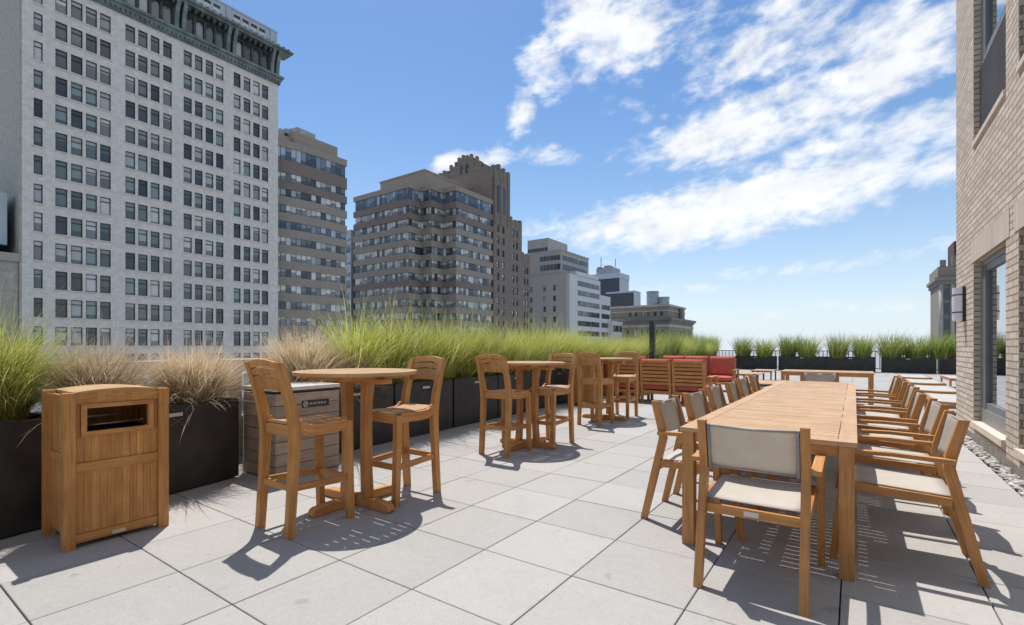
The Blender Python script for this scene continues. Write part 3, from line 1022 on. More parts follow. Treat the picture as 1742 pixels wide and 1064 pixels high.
# upper shaft with tall slots, merlons
q.mbox(-122, -104, 128.5, 137.0, 59.0, 62.6)
q.mbox(-117.2, -104.6, 128.9, 136.4, 62.6, 64.6)
q.mbox(-113.8, -107.4, 129.3, 135.8, 64.6, 66.6)
for (x0, x1, y_, z, n_) in ((-122, -117.4, 128.4, 62.6, 3), (-117.2, -113.9, 128.8, 64.6, 2), (-113.8, -107.4, 129.2, 66.6, 4), (-107.2, -104.6, 128.8, 64.6, 2), (-104.5, -104.0, 128.4, 62.6, 1)):
    for i in range(n_):
        x = x0 + (x1 - x0 - 0.9) * i / max(1, n_ - 1) if n_ > 1 else x0 - 0.3
        q.box(x, x + 0.95, y_, y_ + 1.0, z - 2.0, z + 0.9 + 0.5 * ((i * 7) % 3 == 1))
for i in range(4):
    y = 129.4 + i * 2.0
    q.box(-105.0, -103.9, y, y + 0.9, 60.0, 63.6 + 0.5 * (i % 2))
q.mbox(-127, -122, 129.5, 136, 59, 61.4)
q.mbox(-104.0, -98.5, 126.5, 133.5, 59.0, 60.6)
for i in range(3):
    q.box(-126.8 + i * 1.8, -125.9 + i * 1.8, 129.45, 130.2, 61.4, 62.3)
for (y0, y1, z, n_) in ((125.3, 134.6, 59.0, 4), (134.6, 141.7, 44.4, 3), (141.7, 146.9, 33.5, 2)):
    for i in range(n_):
        y = y0 + 0.1 + (y1 - y0 - 1.4) * i / max(1, n_ - 1)
        q.box(-96.2, -94.9, y, y + 1.1, z - 3.0, z + ((1.0, 2.0, 1.4, 0.9)[i] if z > 50 else (1.0, 0.4, 0.8)[i % 3]))
for y in (126.2, 129.3, 133.3):
    q.box(-94.997, -94.75, y - 0.35, y + 0.35, 41, 59.6)
q.build('wall', M['deco'], b4)
put_windows(b4, hl, R(90), 0.5, 0.1)
def slot(pts):
    q = MB()
    q.face(pts, [(.2, .2)] * 4)
    q.build('slot_window', M['ribbon_dark'], b4)


for y in (127.8, 131.2):
    slot([(-94.985, y - 0.7, 45), (-94.985, y + 0.7, 45), (-94.985, y + 0.7, 54), (-94.985, y - 0.7, 54)])
for x in (-112, -109.5):
    slot([(x, 128.47, 61), (x + 1.0, 128.47, 61), (x + 1.0, 128.47, 64), (x, 128.47, 64)])
for y in (131.5, 134):
    slot([(-103.98, y, 61), (-103.98, y + 1, 61), (-103.98, y + 1, 64), (-103.98, y, 64)])

# ---------------------------------------------- white and grey terraced block
b5 = thing('terraced_block', 'pale grey and white office block stepping down in tiers right of the brown tower', 'building')
q = MB(); hl = []
q.mbox(-116.4, -98, 174.6, 200, ZB, 40.7)
q.mbox(-116.4, -106, 178, 195, 40.7, 47.5)
q.box(-116.6, -97.7, 174.4, 200, 40.7, 41.2)
q.build('upper_tier', M['greybrick'], b5)
q = MB()
zr = [-10 + 4.3 * k for k in range(9)]
us_ = [(4.0, 5.1), (10.5, 11.7), (15.2, 16.4)]
hs = facade(q, (-116.4, 174.0, ZB), PX, (0, -1, 0), 19.6, 31.0 - ZB, us_, [(z - ZB, z + 2.3 - ZB) for z in zr], 0.3)
q.mbox(-116.4, -95.0, 174.35, 205.8, ZB, 31.0)
q.mbox(-96.8, -95.0, 173.995, 174.35, ZB, 31.0)
q.build('side_wall', M['greybrick'], b5)
put_windows(b5, hs, 0.0, 0.5, 0.1)
q = MB()
q.mbox(-110, -94.96, 176.5, 205.9, ZB, 31.3)
q.mbox(-110, -94.9, 205.9, 217, ZB, 25.0)
q.mbox(-110, -92.5, 214, 226, ZB, 13.5)
q.mbox(-104, -94.7, 182, 203, 31.3, 33.0)
q.build('white_wall', M['whitepaint'], b5)
lv = [(z, z + 2.2, None) for z in (6.0, 10.2, 14.4, 18.6, 23.0, 27.0)]
bands(b5, [(-94.93, 183.5), (-94.93, 205)], lv, M['ribbon_dark'], 1.6, 0)
bands(b5, [(-94.87, 207), (-94.87, 216.3)], lv[:4], M['ribbon_dark'], 1.6, 0)
bands(b5, [(-92.47, 214.6), (-92.47, 225.4)], [(8.5, 11.5, None)], M['ribbon_dark'], 1.6, 0)
bands(b5, [(-97.97, 176), (-97.97, 199)], [(33.0, 35.4, None), (37.0, 39.0, None)], M['ribbon_dark'], 1.6, 0)
bands(b5, [(-108, 174.58), (-98.2, 174.58)], [(33.0, 35.4, None), (37.0, 39.0, None)], M['ribbon_dark'], 1.6, 0)
bands(b5, [(-116.2, 177.97), (-106.2, 177.97)], [(41.3, 43.6, None)], M['ribbon_dark'], 1.6, 0)

# ---------------------------------------------- far dark glass tower and its lower neighbour
b6 = thing('glass_tower', 'far dark blue glass tower with a pale top storey and rooftop machinery', 'building')
def at(px, d, z=0.0):
    l_ = (px - 871) / 832 * d
    return (-math.sin(R(35)) * d + math.cos(R(35)) * l_, math.cos(R(35)) * d + math.sin(R(35)) * l_)


q = MB(); q.mbox(-146, -121.1, 290, 306, ZB, 44.8); q.build('wall', M['darkglass'], b6)
q = MB(); q.mbox(-146.4, -120.7, 289.6, 306.4, 44.8, 48.2); q.build('top_storey', M['metalgrey'], b6)
q = MB(); q.mbox(-121.1, -120.9, 290.6, 306, ZB, 44.8); q.build('side_cladding', M['metalgrey'], b6)
q = MB()
q.mbox(-138, -126, 293, 304, 48.2, 52.4)
q.mbox(-133, -129, 294, 300, 52.4, 54.0)
q.mbox(-137, -134.5, 292, 300, 52.4, 53.2)
q.bar((-136, 296, 53), (-136, 296, 60), 0.4, 0.4)
q.bar((-126, 296, 53), (-126, 296, 58), 0.4, 0.4)
q.build('rooftop_plant', M['equip'], b6)
b7 = thing('dark_glass_block', 'low dark glass block with pale edges in front of the far glass tower', 'building')
q = MB(); q.mbox(-121.2, -104.4, 272, 281, ZB, 33.0); q.build('wall', M['darkglass'], b7)
q = MB(); q.box(-121.6, -103.8, 271.6, 281.4, 33.0, 34.0); q.box(-104.4, -103.9, 271.6, 281.4, 10, 33.0); q.box(-121.6, -104.0, 271.6, 271.99, 23.0, 24.2); q.build('edge_trim', M['metalgrey'], b7)

# ---------------------------------------------- low classical stone building
b8 = thing('stone_hall', 'wide low grey stone building with a heavy cornice and roof tanks', 'building')
q = MB()
ys = [(2.2 + 3.4 * k, 3.7 + 3.4 * k) for k in range(11)]
hl = facade(q, (-111, 229.6, ZB), PX, (0, -1, 0), 40.2, 13.0 - ZB, ys, [(6.2 - ZB, 9.4 - ZB), (0.4 - ZB, 3.6 - ZB)], 0.5)
hl2 = facade(q, (-70.8, 229.6, ZB), (0, 1, 0), PX, 40.0, 13.0 - ZB, [(2.5 + 3.6 * k, 4.1 + 3.6 * k) for k in range(10)], [(6.2 - ZB, 9.4 - ZB), (0.4 - ZB, 3.6 - ZB)], 0.5)
q.mbox(-110.9, -71.4, 230.2, 269.5, ZB, 13.0)
q.build('wall', M['limestone'], b8)
put_windows(b8, hl, 0.0, 0.6, 0.15, 30)
put_windows(b8, hl2, R(90), 0.6, 0.15, 30)
q = MB()
q.box(-111.5, -70.2, 229.0, 270.2, 13.0, 14.0)
q.box(-112.2, -69.4, 228.2, 271.0, 14.0, 15.2)
q.build('cornice', M['slateroof'], b8)
q = MB(); q.box(-111.2, -70.5, 229.3, 270.0, 10.8, 12.0); q.build('frieze', M['limetrim'], b8)
q = MB()
h3 = facade(q, (-108, 238, 15.2), PX, (0, -1, 0), 34.0, 6.0, [(14 + 3.2 * k, 15.4 + 3.2 * k) for k in range(6)], [(1.4, 4.0)], 0.4)
q.mbox(-108, -74, 238.5, 266, 15.2, 21.2)
q.mbox(-75.0, -73.99, 238.02, 238.5, 15.2, 21.2)
q.build('attic_storey', M['limestone'], b8)
put_windows(b8, h3, 0.0, 0.5, 0.15, 20)
q = MB(); q.box(-108.5, -73.4, 237.5, 266.5, 21.2, 22.2); q.box(-108.3, -73.7, 237.8, 266, 18.9, 19.4); q.build('attic_cornice', M['limetrim'], b8)
for (x, y, r_, z0, z1) in ((-84.5, 246, 3.0, 22.2, 29.0), (-79.5, 248, 2.8, 22.2, 26.0)):
    q = MB()
    pts = [(x + r_ * math.cos(2 * math.pi * k / 14), y + r_ * math.sin(2 * math.pi * k / 14)) for k in range(14)]
    q.prism(pts, z0, z1)
    q.prism([(x + (px_ - x) * 1.06, y + (py_ - y) * 1.06) for px_, py_ in pts], z1, z1 + 0.7)
    q.build('roof_tank', M['equip'], b8)
q = MB(); q.mbox(-73.5, -72.2, 255, 257.5, 15.2, 20.5); q.box(-73.7, -72.0, 254.8, 257.7, 20.5, 21.2); q.build('chimney', M['limestone'], b8)

# ---------------------------------------------- carved stone tower glimpsed past the brick wall
b9 = thing('carved_stone_tower', 'ornate grey stone tower with columns beyond the brick wall at right', 'building')
q = MB()
q.mbox(17.0, 31, 158.9, 175, ZB, 21.0)
q.box(16.6, 31.3, 158.4, 175.3, 16.6, 17.6)
q.box(16.2, 31.6, 158.0, 175.6, 17.6, 18.4)
q.box(16.7, 31.3, 158.5, 175.3, 0.3, 1.1)
q.box(16.8, 31.3, 158.6, 175.3, 18.4, 21.0)
for i in range(6):
    q.box(17.2 + i * 2.2, 18.3 + i * 2.2, 158.3, 159.3, 21.0, 22.6 + 0.5 * (i % 2) + 0.35 * i)
q.build('wall', M['limestone'], b9)
q = MB()
for i in range(6):
    x = 17.4 + i * 2.1
    q.tube([(x, 158.6, 1.1), (x, 158.6, 16.6)], 0.42, 10)
q.build('columns', M['limetrim'], b9)
q = MB()
for i in range(5):
    for k in range(4):
        x = 17.95 + i * 2.1
        z = 1.8 + k * 3.7
        q.face([(x, 158.88, z), (x + 1.0, 158.88, z), (x + 1.0, 158.88, z + 2.8), (x, 158.88, z + 2.8)], [(0, 0), (1, 0), (1, 1), (0, 1)])
q.build('window_bays', M['ribbon_dark'], b9)
q = MB(); q.mbox(20.2, 30, 162, 172, 21.0, 27.5); q.build('roof_house', M['rust'], b9)

# ================================================================== BRICK WALL at right
bw = thing('brick_building', 'tan brick building with grey framed windows along the right side', 'building', (0, 0, 0))
XB, YB0, YB1 = 1.30, -5.0, 10.22
q = MB()
wy = [(7.17, 8.87), (4.98, 6.68), (2.6, 4.3), (0.2, 1.9), (-2.2, -0.5)]
us_ = sorted([(a - YB0, c_ - YB0) for a, c_ in wy])
hl = facade(q, (XB, YB0, 0.1), (0, 1, 0), (-1, 0, 0), YB1 - YB0, 15.0, us_, [(0.16, 2.28), (3.85, 6.6), (8.2, 10.9)], 0.10)
q.face([(XB, YB1, 0.1), (XB + 12, YB1, 0.1), (XB + 12, YB1, 15.1), (XB, YB1, 15.1)], [(0, 0), (12, 0), (12, 15), (0, 15)])
q.face([(XB, YB0, 15.1), (XB, YB1, 15.1), (XB + 12, YB1, 15.1), (XB + 12, YB0, 15.1)])
q.face([(XB, YB0, 0.1), (XB + 12, YB0, 0.1), (XB + 12, YB0, 15.1), (XB, YB0, 15.1)])
q.face([(XB + 12, YB0, 0.1), (XB + 12, YB1, 0.1), (XB + 12, YB1, 15.1), (XB + 12, YB0, 15.1)])
q.build('wall', M['brick'], bw)
q = MB(); q.box(XB - 0.004, XB + 11.9, YB0, YB1 + 0.004, -0.05, 0.1); q.build('foundation', M['concrete'], bw)
for (p, w, h) in hl:
    low = p.z < 1
    y0, y1, z0, z1 = p.y - w / 2, p.y + w / 2, p.z, p.z + h
    x = p.x
    f = MB()
    F = 0.07
    zs0 = z0 + (0.0 if low else 0.98)
    f.box(x - 0.03, x + 0.1, y0, y0 + F, zs0, z1)
    f.box(x - 0.03, x + 0.1, y1 - F, y1, zs0, z1)
    f.box(x - 0.028, x + 0.1, y0 + F, y1 - F, z1 - F, z1)
    f.box(x - 0.028, x + 0.1, y0 + F, y1 - F, zs0, zs0 + (0.19 if low else F))
    # inner sash set back, offset in tone
    sash = MB()
    s0, s1 = y0 + F, y1 - F
    zz0, zz1 = zs0 + (0.19 if low else F), z1 - F
    S = 0.085
    sash.box(x - 0.022, x + 0.04, s1 - 0.17, s1 - 0.005, zz0 + 0.004, zz1 - 0.004)
    sash.box(x - 0.012, x + 0.04, s0, s0 + S, zz0 + 0.002, zz1 - 0.002)
    sash.box(x - 0.015, x + 0.04, s0 + S, s1 - 0.17, zz0, zz0 + S)
    sash.box(x - 0.015, x + 0.04, s0 + S, s1 - 0.17, zz1 - S, zz1)
    fo = f.build('window', M['greymetal2'], bw, 0.004)
    sash.build('sash', M['greymetal'], fo, 0.004)
    g_ = MB()
    g_.box(x + 0.012, x + 0.035, s0 + 0.01, s1 - 0.01, zz0 + 0.01, zz1 - 0.01)
    g_.build('pane', M['mirrorglass'], fo)
    if low:
        sl = MB(); sl.box(XB - 0.035, x - 0.03, y0 + 0.01, y1 - 0.01, z0 - 0.06, z0 + 0.012); sl.build('sill', M['sillstone'], fo, 0.004)
    else:
        pn = MB(); pn.box(x - 0.04, x + 0.05, y0 + 0.004, y1 - 0.004, z0 + 0.004, zs0 - 0.004); pn.build('spandrel_panel', M['spandrel'], fo, 0.003)
        sl = MB(); sl.box(XB - 0.02, x - 0.04, y0 + 0.004, y1 - 0.004, z0 - 0.05, z0 + 0.01); sl.build('sill', M['sillstone'], fo, 0.003)
    li = MB()
    off = 0.004
    li.face([(XB - off, y0 - 0.15, z1 + 0.003), (XB - off, y1 + 0.15, z1 + 0.003), (XB - off, y1 + 0.15, z1 + 0.30), (XB - off, y0 - 0.15, z1 + 0.30)],
            [(y0, 0), (y1 + .3, 0), (y1 + .3, 0.3), (y0, 0.3)])
    li.build('lintel', M['soldier'], bw)

# wall lamp
lm = thing('wall_lamp', 'white cylindrical wall lamp with dark bands on the brick wall', 'lamp', (XB, 9.5, 1.62))
q = MB(); q.box(-0.035, -0.002, -0.085, 0.085, 0.0, 0.50); q.build('back_plate', M['plate'], lm, 0.004)
q = MB()
q.prism([(-0.035 - 0.10 * math.sin(t_), 0.075 * math.cos(t_)) for t_ in [math.pi * k / 12 for k in range(13)]], 0.012, 0.49)
q.build('shade', M['lampwhite'], lm, smooth=False)
q = MB()
for z in (0.125, 0.375):
    q.prism([(-0.035 - 0.104 * math.sin(t_), 0.079 * math.cos(t_)) for t_ in [math.pi * k / 12 for k in range(13)]], z, z + 0.016)
q.build('bands', M['plate'], lm)

# pebble strip along the wall
q = MB()
for i in range(1500):
    x = rnd.uniform(1.17, 1.285)
    y = rnd.uniform(1.5, 10.2)
    r_ = rnd.uniform(0.014, 0.036)
    mt = Matrix.Translation((x, y, rnd.uniform(-0.03, 0.012))) @ Matrix.Rotation(rnd.uniform(0, 6.3), 4, 'Z') @ Matrix.Diagonal((r_ * rnd.uniform(1, 1.5), r_, r_ * rnd.uniform(.5, .8), 1))
    bmesh.ops.create_icosphere(q.bm, subdivisions=1, radius=1.0, matrix=mt)
tag(q.build('gravel', M['pebble']), 'strip of white pebbles along the foot of the brick wall', 'gravel', kind='stuff')

# ================================================================== PARAPETS
XL = lambda Y: -4.98 - 0.055 * (Y - 3.73) if Y > 3 else -4.94
pl = thing('stone_balustrade', 'pale stone balustrade with flat coping behind the planters on the left', 'balustrade', (-5.95, 3.73, 0), math.atan(0.055))
q = MB(); q.box(-0.15, 0.15, -8, 27.4, 0.98, 1.11); q.build('coping', M['stone'], pl, 0.008)
q = MB(); q.box(-0.12, 0.12, -8, 27.4, -0.05, 0.45); q.build('base', M['stone'], pl)
q0 = MB(); q0.box(-0.08, 0.08, -0.075, 0.075, 0.45, 0.98)
bo = q0.build('baluster', M['stone'], pl, 0.004, loc=(0, -7.8, 0))
for i in range(1, 98):
    c_ = bo.copy(); col.objects.link(c_); c_.parent = pl; c_.location = (0, -7.8 + 0.36 * i, 0)
fr = thing('terrace_railing', 'pale picket railing with grey top rail behind the far planters', 'railing', (0, 31.3, 0))
q = MB(); q.box(-7.3, 11.5, -0.03, 0.03, 1.02, 1.07); q.build('top_rail', M['rail'], fr)
q = MB(); q.box(-7.3, 11.5, -0.02, 0.02, 0.12, 0.16); q.build('bottom_rail', M['rail'], fr)
q0 = MB(); q0.box(-0.022, 0.022, -0.012, 0.012, 0.16, 1.02)
bo = q0.build('picket', M['picket'], fr, loc=(-7.25, 0, 0))
for i in range(1, 99):
    c_ = bo.copy(); col.objects.link(c_); c_.parent = fr; c_.location = (-7.25 + 0.189 * i, 0, 0)


# ================================================================== PLANTERS AND GRASS
def planter_mesh(L):
    D, Hh, T = 0.56, 0.745, 0.012
    q = MB()
    q.box(0, T, 0, L, 0.015, Hh)
    q.box(-D, -D + T, 0, L, 0.015, Hh)
    q.box(-D + T, -T, 0, T, 0.015, Hh)
    q.box(-D + T, -T, L - T, L, 0.015, Hh)
    q.box(-D + T, -T, T, L - T, 0.012, 0.04)
    q.box(-0.03, 0.006, -0.001, L + 0.001, Hh, Hh + 0.012)
    q.box(-D - 0.006, -D + 0.03, -0.001, L + 0.001, Hh, Hh + 0.012)
    q.box(-D + 0.03, -0.03, -0.001, 0.03, Hh, Hh + 0.012)
    q.box(-D + 0.03, -0.03, L - 0.03, L + 0.001, Hh, Hh + 0.012)
    s_ = MB(); s_.box(-D + T, -T, T, L - T, 0.6, 0.69)
    bk = MB(); bk.box(0.0125, 0.022, L * 0.5 - 0.075, L * 0.5 + 0.075, Hh - 0.085, Hh - 0.055)
    return q, s_, bk


def planter(L, label, group, loc, rz):
    r_ = thing('planter_box', label, 'planter', loc, rz, group)
    a, s_, bk = planter_mesh(L)
    a.build('box', M['black'], r_, 0.002)
    s_.build('soil', M['soil'], r_)
    bk.build('overflow_spout', M['alu'], r_, 0.002)
    return r_


PG = 'black planter boxes along the terrace edge'
rows = [(-0.13, 1.20, 'black planter with tall green grass behind the wooden bin'), (1.15, 1.22, 'black planter of dry straw grass between wooden bin and stone topped cabinet')]
edges = [3.2, 4.44, 5.69, 6.93, 8.17]
lab = ['black planter right behind the nearest bar table', 'black planter between the nearest and second bar tables', 'black planter directly behind the second bar table', 'black planter just past the second bar table']
for k in range(4):
    rows.append((edges[k], 1.21, lab[k]))
lab = ['black planter behind the third bar table', 'black planter nearest the red lounge seats', 'black planter beside the middle of the red lounge seats', 'black planter behind the far end of the red lounge seats',
       'first black planter past the red lounge seats', 'second black planter past the red lounge seats', 'third black planter past the red lounge seats', 'fourth black planter past the red lounge seats', 'fifth black planter past the red lounge seats', 'black planter in the far left corner of the terrace']
for k in range(10):
    rows.append((8.25 + 2.22 * k, 2.14, lab[k]))
for (y, L, lb) in rows:
    yaw = math.atan(0.055) if y > 3 else math.atan(0.2)
    if y > 3:
        loc = (XL(y), y, 0)
    else:
        loc = (-4.40 - 0.2 * y, y, 0)
    planter(L, lb, PG, loc, yaw)
fl = ['black planter in far row, leftmost, beside the red lounge seats', 'second black planter from the left in the far row', 'black planter in middle of the far row', 'black planter in far row behind the loungers', 'black planter in far row nearest the brick wall corner']
for k, x in enumerate((-5.60, -3.42, -1.20, 1.10, 3.28)):
    L = 2.06 if k != 1 else 2.2
    planter(L, fl[k], PG, (x, 30.35, 0), R(-90))


def grass_mesh(name, n, h, r0, tilt, bend, w, seed, mat, segs=5, stray=0.06, lean=(0, 0), wob=0.08, spread=0.55):
    rg = random.Random(seed)
    bm = bmesh.new()
    for i in range(n):
        a = rg.uniform(0, 2 * math.pi)
        rr = r0 * math.sqrt(rg.random())
        p = Vector((rr * math.cos(a), rr * math.sin(a), 0))
        a2 = a + rg.gauss(0, 0.7)
        L = h * rg.uniform(spread, 1.1)
        t0 = abs(rg.gauss(0, tilt))
        bd = rg.uniform(0.25, 1.0) * bend
        if rg.random() < stray:
            L *= 1.28
            bd *= 0.5
        ww = w * rg.uniform(0.6, 1.3)
        d2 = Vector((math.cos(a2), math.sin(a2), 0)) + Vector((lean[0], lean[1], 0))
        side = Vector((-math.sin(a2 + rg.uniform(-.9, .9)), math.cos(a2), 0)).normalized()
        prev = None
        for k in range(segs + 1):
            f = k / segs
            t_ = t0 + bd * f ** 1.6
            wk = ww * (1 - f ** 1.7) * (0.55 + 0.45 * min(1, f * 4))
            if k == segs:
                cur = [bm.verts.new(p)]
            else:
                cur = [bm.verts.new(p - side * wk / 2), bm.verts.new(p + side * wk / 2)]
            if prev:
                if len(cur) == 2:
                    bm.faces.new((prev[0], prev[1], cur[1], cur[0]))
                else:
                    bm.faces.new((prev[0], prev[1], cur[0]))
            prev = cur
            st_ = L / segs
            d2 = d2 + Vector((rg.gauss(0, wob), rg.gauss(0, wob), 0))
            p = p + (d2 * math.sin(t_) + Vector((0, 0, math.cos(t_)))) * st_
    me = bpy.data.meshes.new(name)
    bm.to_mesh(me)
    bm.free()
    me.polygons.foreach_set('use_smooth', [True] * len(me.polygons))
    me.materials.append(mat)
    return me


GR = [grass_mesh('grass_clump', 1150, 1.0, 0.15, 0.36, 1.5, 0.0105, 11 + i, M['green'], 6, 0.09, (0.06, 0.1), wob=0.14) for i in range(4)]
GN = grass_mesh('grass_clump', 2600, 0.98, 0.2, 0.36, 1.75, 0.009, 31, M['green'], 7, 0.07, wob=0.2)
DR = [grass_mesh('straw_clump', 2600, 0.50, 0.15, 0.52, 1.45, 0.0062, 51 + i, M['dry'], 6, 0.045, wob=0.2, spread=0.8) for i in range(3)]
GF = [grass_mesh('reed_clump', 520, 1.22, 0.20, 0.20, 0.75, 0.014, 71 + i, M['green_far'], 4, 0.05, (0.25, 0)) for i in range(3)]
G1 = 'green grass clumps in the left row of planters'
G2 = 'dry straw grass clumps in the left planters'
G3 = 'grass clumps in the far row of planters'


def clump(name, me, loc, sc, label, cat, group):
    o = link(name, me, None, loc, rnd.uniform(0, 6.28))
    o.scale = (sc[0], sc[0], sc[1])
    tag(o, label, cat, group)


Z = 0.685
clump('grass_clump', GN, (-5.02, 0.74, Z), (0.72, 0.88), 'tall bushy green grass at the left edge beside the wooden bin', 'grass', G1)
clump('grass_clump', GN, (-4.92, 0.30, Z), (0.85, 0.84), 'green grass clump at the outer left end of the first planter', 'grass', G1)
clump('straw_clump', DR[0], (-4.99, 1.30, Z), (1.05, 1.3), 'dry straw grass peeking over the top of the wooden bin', 'grass', G2)
clump('straw_clump', DR[1], (-5.06, 1.70, Z), (0.55, 0.5), 'low dry grass between the two larger straw clumps', 'grass', G2)
clump('straw_clump', DR[2], (-5.12, 2.06, Z), (1.18, 1.25), 'round dry straw clump right of the wooden bin', 'grass', G2)
clump('straw_clump', DR[1], (-5.30, 3.30, Z), (1.4, 1.6), 'dry straw clump above the stone topped cabinet', 'grass', G2)
clump('straw_clump', DR[0], (-5.22, 3.86, Z), (1.1, 1.1), 'dry straw clump at the foot of the first green hedge clump', 'grass', G2)
gl = ['first and nearest green clump of the long left hedge row'] + [f'{ORD[i]} green clump from the near end of the long left hedge' for i in range(1, 12)]
y = 4.0
for i in range(12):
    clump('grass_clump', GR[i % 4], (XL(y) - 0.27, y, Z), (rnd.uniform(0.98, 1.15), rnd.uniform(0.96, 1.1)), gl[i], 'grass', G1)
    y += rnd.uniform(0.48, 0.68)
cnt = 0
while y < 16.5:
    clump('grass_clump', GR[cnt % 4], (XL(y) - 0.27, y, Z), (rnd.uniform(0.95, 1.12), rnd.uniform(0.85, 0.98)),
          'dense green clump in the left row level with the red lounge seats', 'grass', 'green clumps level with the lounge seats')
    y += 0.62
    cnt += 1
while y < 29.5:
    clump('grass_clump', (GF + GR)[cnt % 5], (XL(y) - 0.27, y, Z), (rnd.uniform(1.1, 1.4), rnd.uniform(0.9, 1.15)),
          'green clump toward the far end of the left row, past the dark post', 'grass', 'green clumps at the far end of the left row')
    y += rnd.uniform(0.85, 1.5)
    cnt += 1
xs = [-5.27, -4.15, -2.99, -2.1, -0.72, 0.33, 1.49, 2.43, 3.3, 3.95, 4.6]
fl = ['leftmost reed clump of the far planter row', 'second reed clump from the left in the far planter row'] + [f'{ORD[i]} reed clump from the left in the far planter row' for i in range(2, 8)] + \
     ['reed clump at the right end of the far row above the loungers', 'reed clump in the far row nearest the brick corner', 'reed clump in far row just past the brick corner']
clump('reed_clump', GF[0], (-6.72, 29.6, Z), (1.3, 1.1), 'reed clump in the far left corner of the terrace', 'grass', G3)
clump('reed_clump', GF[1], (-6.65, 28.3, Z), (1.3, 1.0), 'reed clump just before the far left corner of the terrace', 'grass', G3)
for i, x in enumerate(xs):
    clump('reed_clump', GF[i % 3], (x, 30.63 + rnd.uniform(-.08, .08), Z), (rnd.uniform(1.6, 2.0), rnd.uniform(0.9, 1.12)), fl[i], 'grass', G3)


# ================================================================== WOODEN BIN
bn = thing('trash_bin', 'teak slatted litter bin with arched lid and framed opening', 'bin', (-4.185, 1.15, 0))
hx, hy = 0.245, 0.28
q0 = []
for sx in (-1, 1):
    for sy in (-1, 1):
        q = MB()
        cx, cy = sx * (hx - 0.03), sy * (hy - 0.03)
        q.box(cx - 0.03, cx + 0.03, cy - 0.03, cy + 0.03, 0, 0.965)
        q.build('post', M['teak'], bn, 0.004)
def planks(q, horiz, a0, a1, z0, z1, c0, c1, n, axis):
    w = (a1 - a0) / n
    for i in range(n):
        p0, p1 = a0 + i * w + 0.0006, a0 + (i + 1) * w - 0.0006
        if axis == 'x':
            q.box(c0, c1, p0, p1, z0, z1, (0, 0, 1))
        else:
            q.box(p0, p1, c0, c1, z0, z1, (0, 0, 1))


fx0 = hx - 0.030
q = MB()
planks(q, 0, -hy + 0.061, hy - 0.061, 0.085, 0.465, fx0 - 0.012, fx0 + 0.004, 11, 'x')
dr_ = q.build('door', M['teak'], bn, 0.0016)
q = MB()
planks(q, 0, -hy + 0.061, hy - 0.061, 0.525, 0.688, fx0 - 0.012, fx0 + 0.004, 11, 'x')
q.build('front_panel', M['teak'], bn, 0.0016)
for s_, nm in ((1, 'header'), (-1, 'header')):
    q = MB()
    n = 12
    xa, xb = sorted((s_ * (fx0 - 0.010), s_ * (fx0 + 0.014)))
    for k in range(n):
        ya, yb_ = -hy + 0.061 + (2 * hy - 0.122) * k / n, -hy + 0.061 + (2 * hy - 0.122) * (k + 1) / n
        za, zb = [0.942 + 0.026 * (1 - (t_ / hy) ** 2) for t_ in (ya, yb_)]
        q.hexa([(xa, ya, 0.895), (xb, ya, 0.895), (xb, yb_, 0.895), (xa, yb_, 0.895), (xa, ya, za), (xb, ya, za), (xb, yb_, zb), (xa, yb_, zb)], (0, 1, 0))
    bmesh.ops.remove_doubles(q.bm, verts=q.bm.verts, dist=1e-5)
    bmesh.ops.delete(q.bm, geom=[f for f in q.bm.faces if abs(f.normal.y) > 0.9 and abs(f.calc_center_median().y) < hy - 0.07], context='FACES')
    q.build(nm, M['teak'], bn)
for (d_, z0, z1) in ((0.016, 0.466, 0.524), (0.016, 0.03, 0.084)):
    q = MB()
    q.box(fx0 - 0.014, fx0 + d_, -hy + 0.061, hy - 0.061, z0, z1)
    q.build('rail', M['teak'], bn, 0.003)
q = MB()
a, c_, z0, z1 = -hy + 0.088, hy - 0.088, 0.69, 0.893
q.box(fx0 - 0.012, fx0 + 0.022, a, c_, z0, z0 + 0.028)
q.box(fx0 - 0.012, fx0 + 0.022, a, c_, z1 - 0.028, z1)
q.box(fx0 - 0.012, fx0 + 0.022, a, a + 0.028, z0 + 0.028, z1 - 0.028)
q.box(fx0 - 0.012, fx0 + 0.022, c_ - 0.028, c_, z0 + 0.028, z1 - 0.028)
q.box(fx0 - 0.012, fx0 + 0.002, -hy + 0.061, a - 0.001, z0, z1)
q.box(fx0 - 0.012, fx0 + 0.002, c_ + 0.001, hy - 0.061, z0, z1)
q.build('opening_frame', M['teak'], bn, 0.003)
for sy in (-1, 1):
    q = MB()
    yy = sy * (hy - 0.036)
    c0, c1 = min(yy, yy - sy * 0.014), max(yy, yy - sy * 0.014)
    planks(q, 0, -hx + 0.061, hx - 0.061, 0.06, 0.515, c0, c1, 7, 'y')
    planks(q, 0, -hx + 0.061, hx - 0.061, 0.575, 0.90, c0, c1, 7, 'y')
    q.box(-hx + 0.061, hx - 0.061, c0 - 0.004, c1 + 0.004, 0.518, 0.572)
    q.box(-hx + 0.061, hx - 0.061, c0 - 0.004, c1 + 0.004, 0.90, 0.945)
    q.build('side_panel', M['teak'], bn, 0.0016)
q = MB()
planks(q, 0, -hy + 0.061, hy - 0.061, 0.06, 0.94, -hx + 0.02, -hx + 0.034, 11, 'x')
q.build('back_panel', M['teak'], bn, 0.0016)
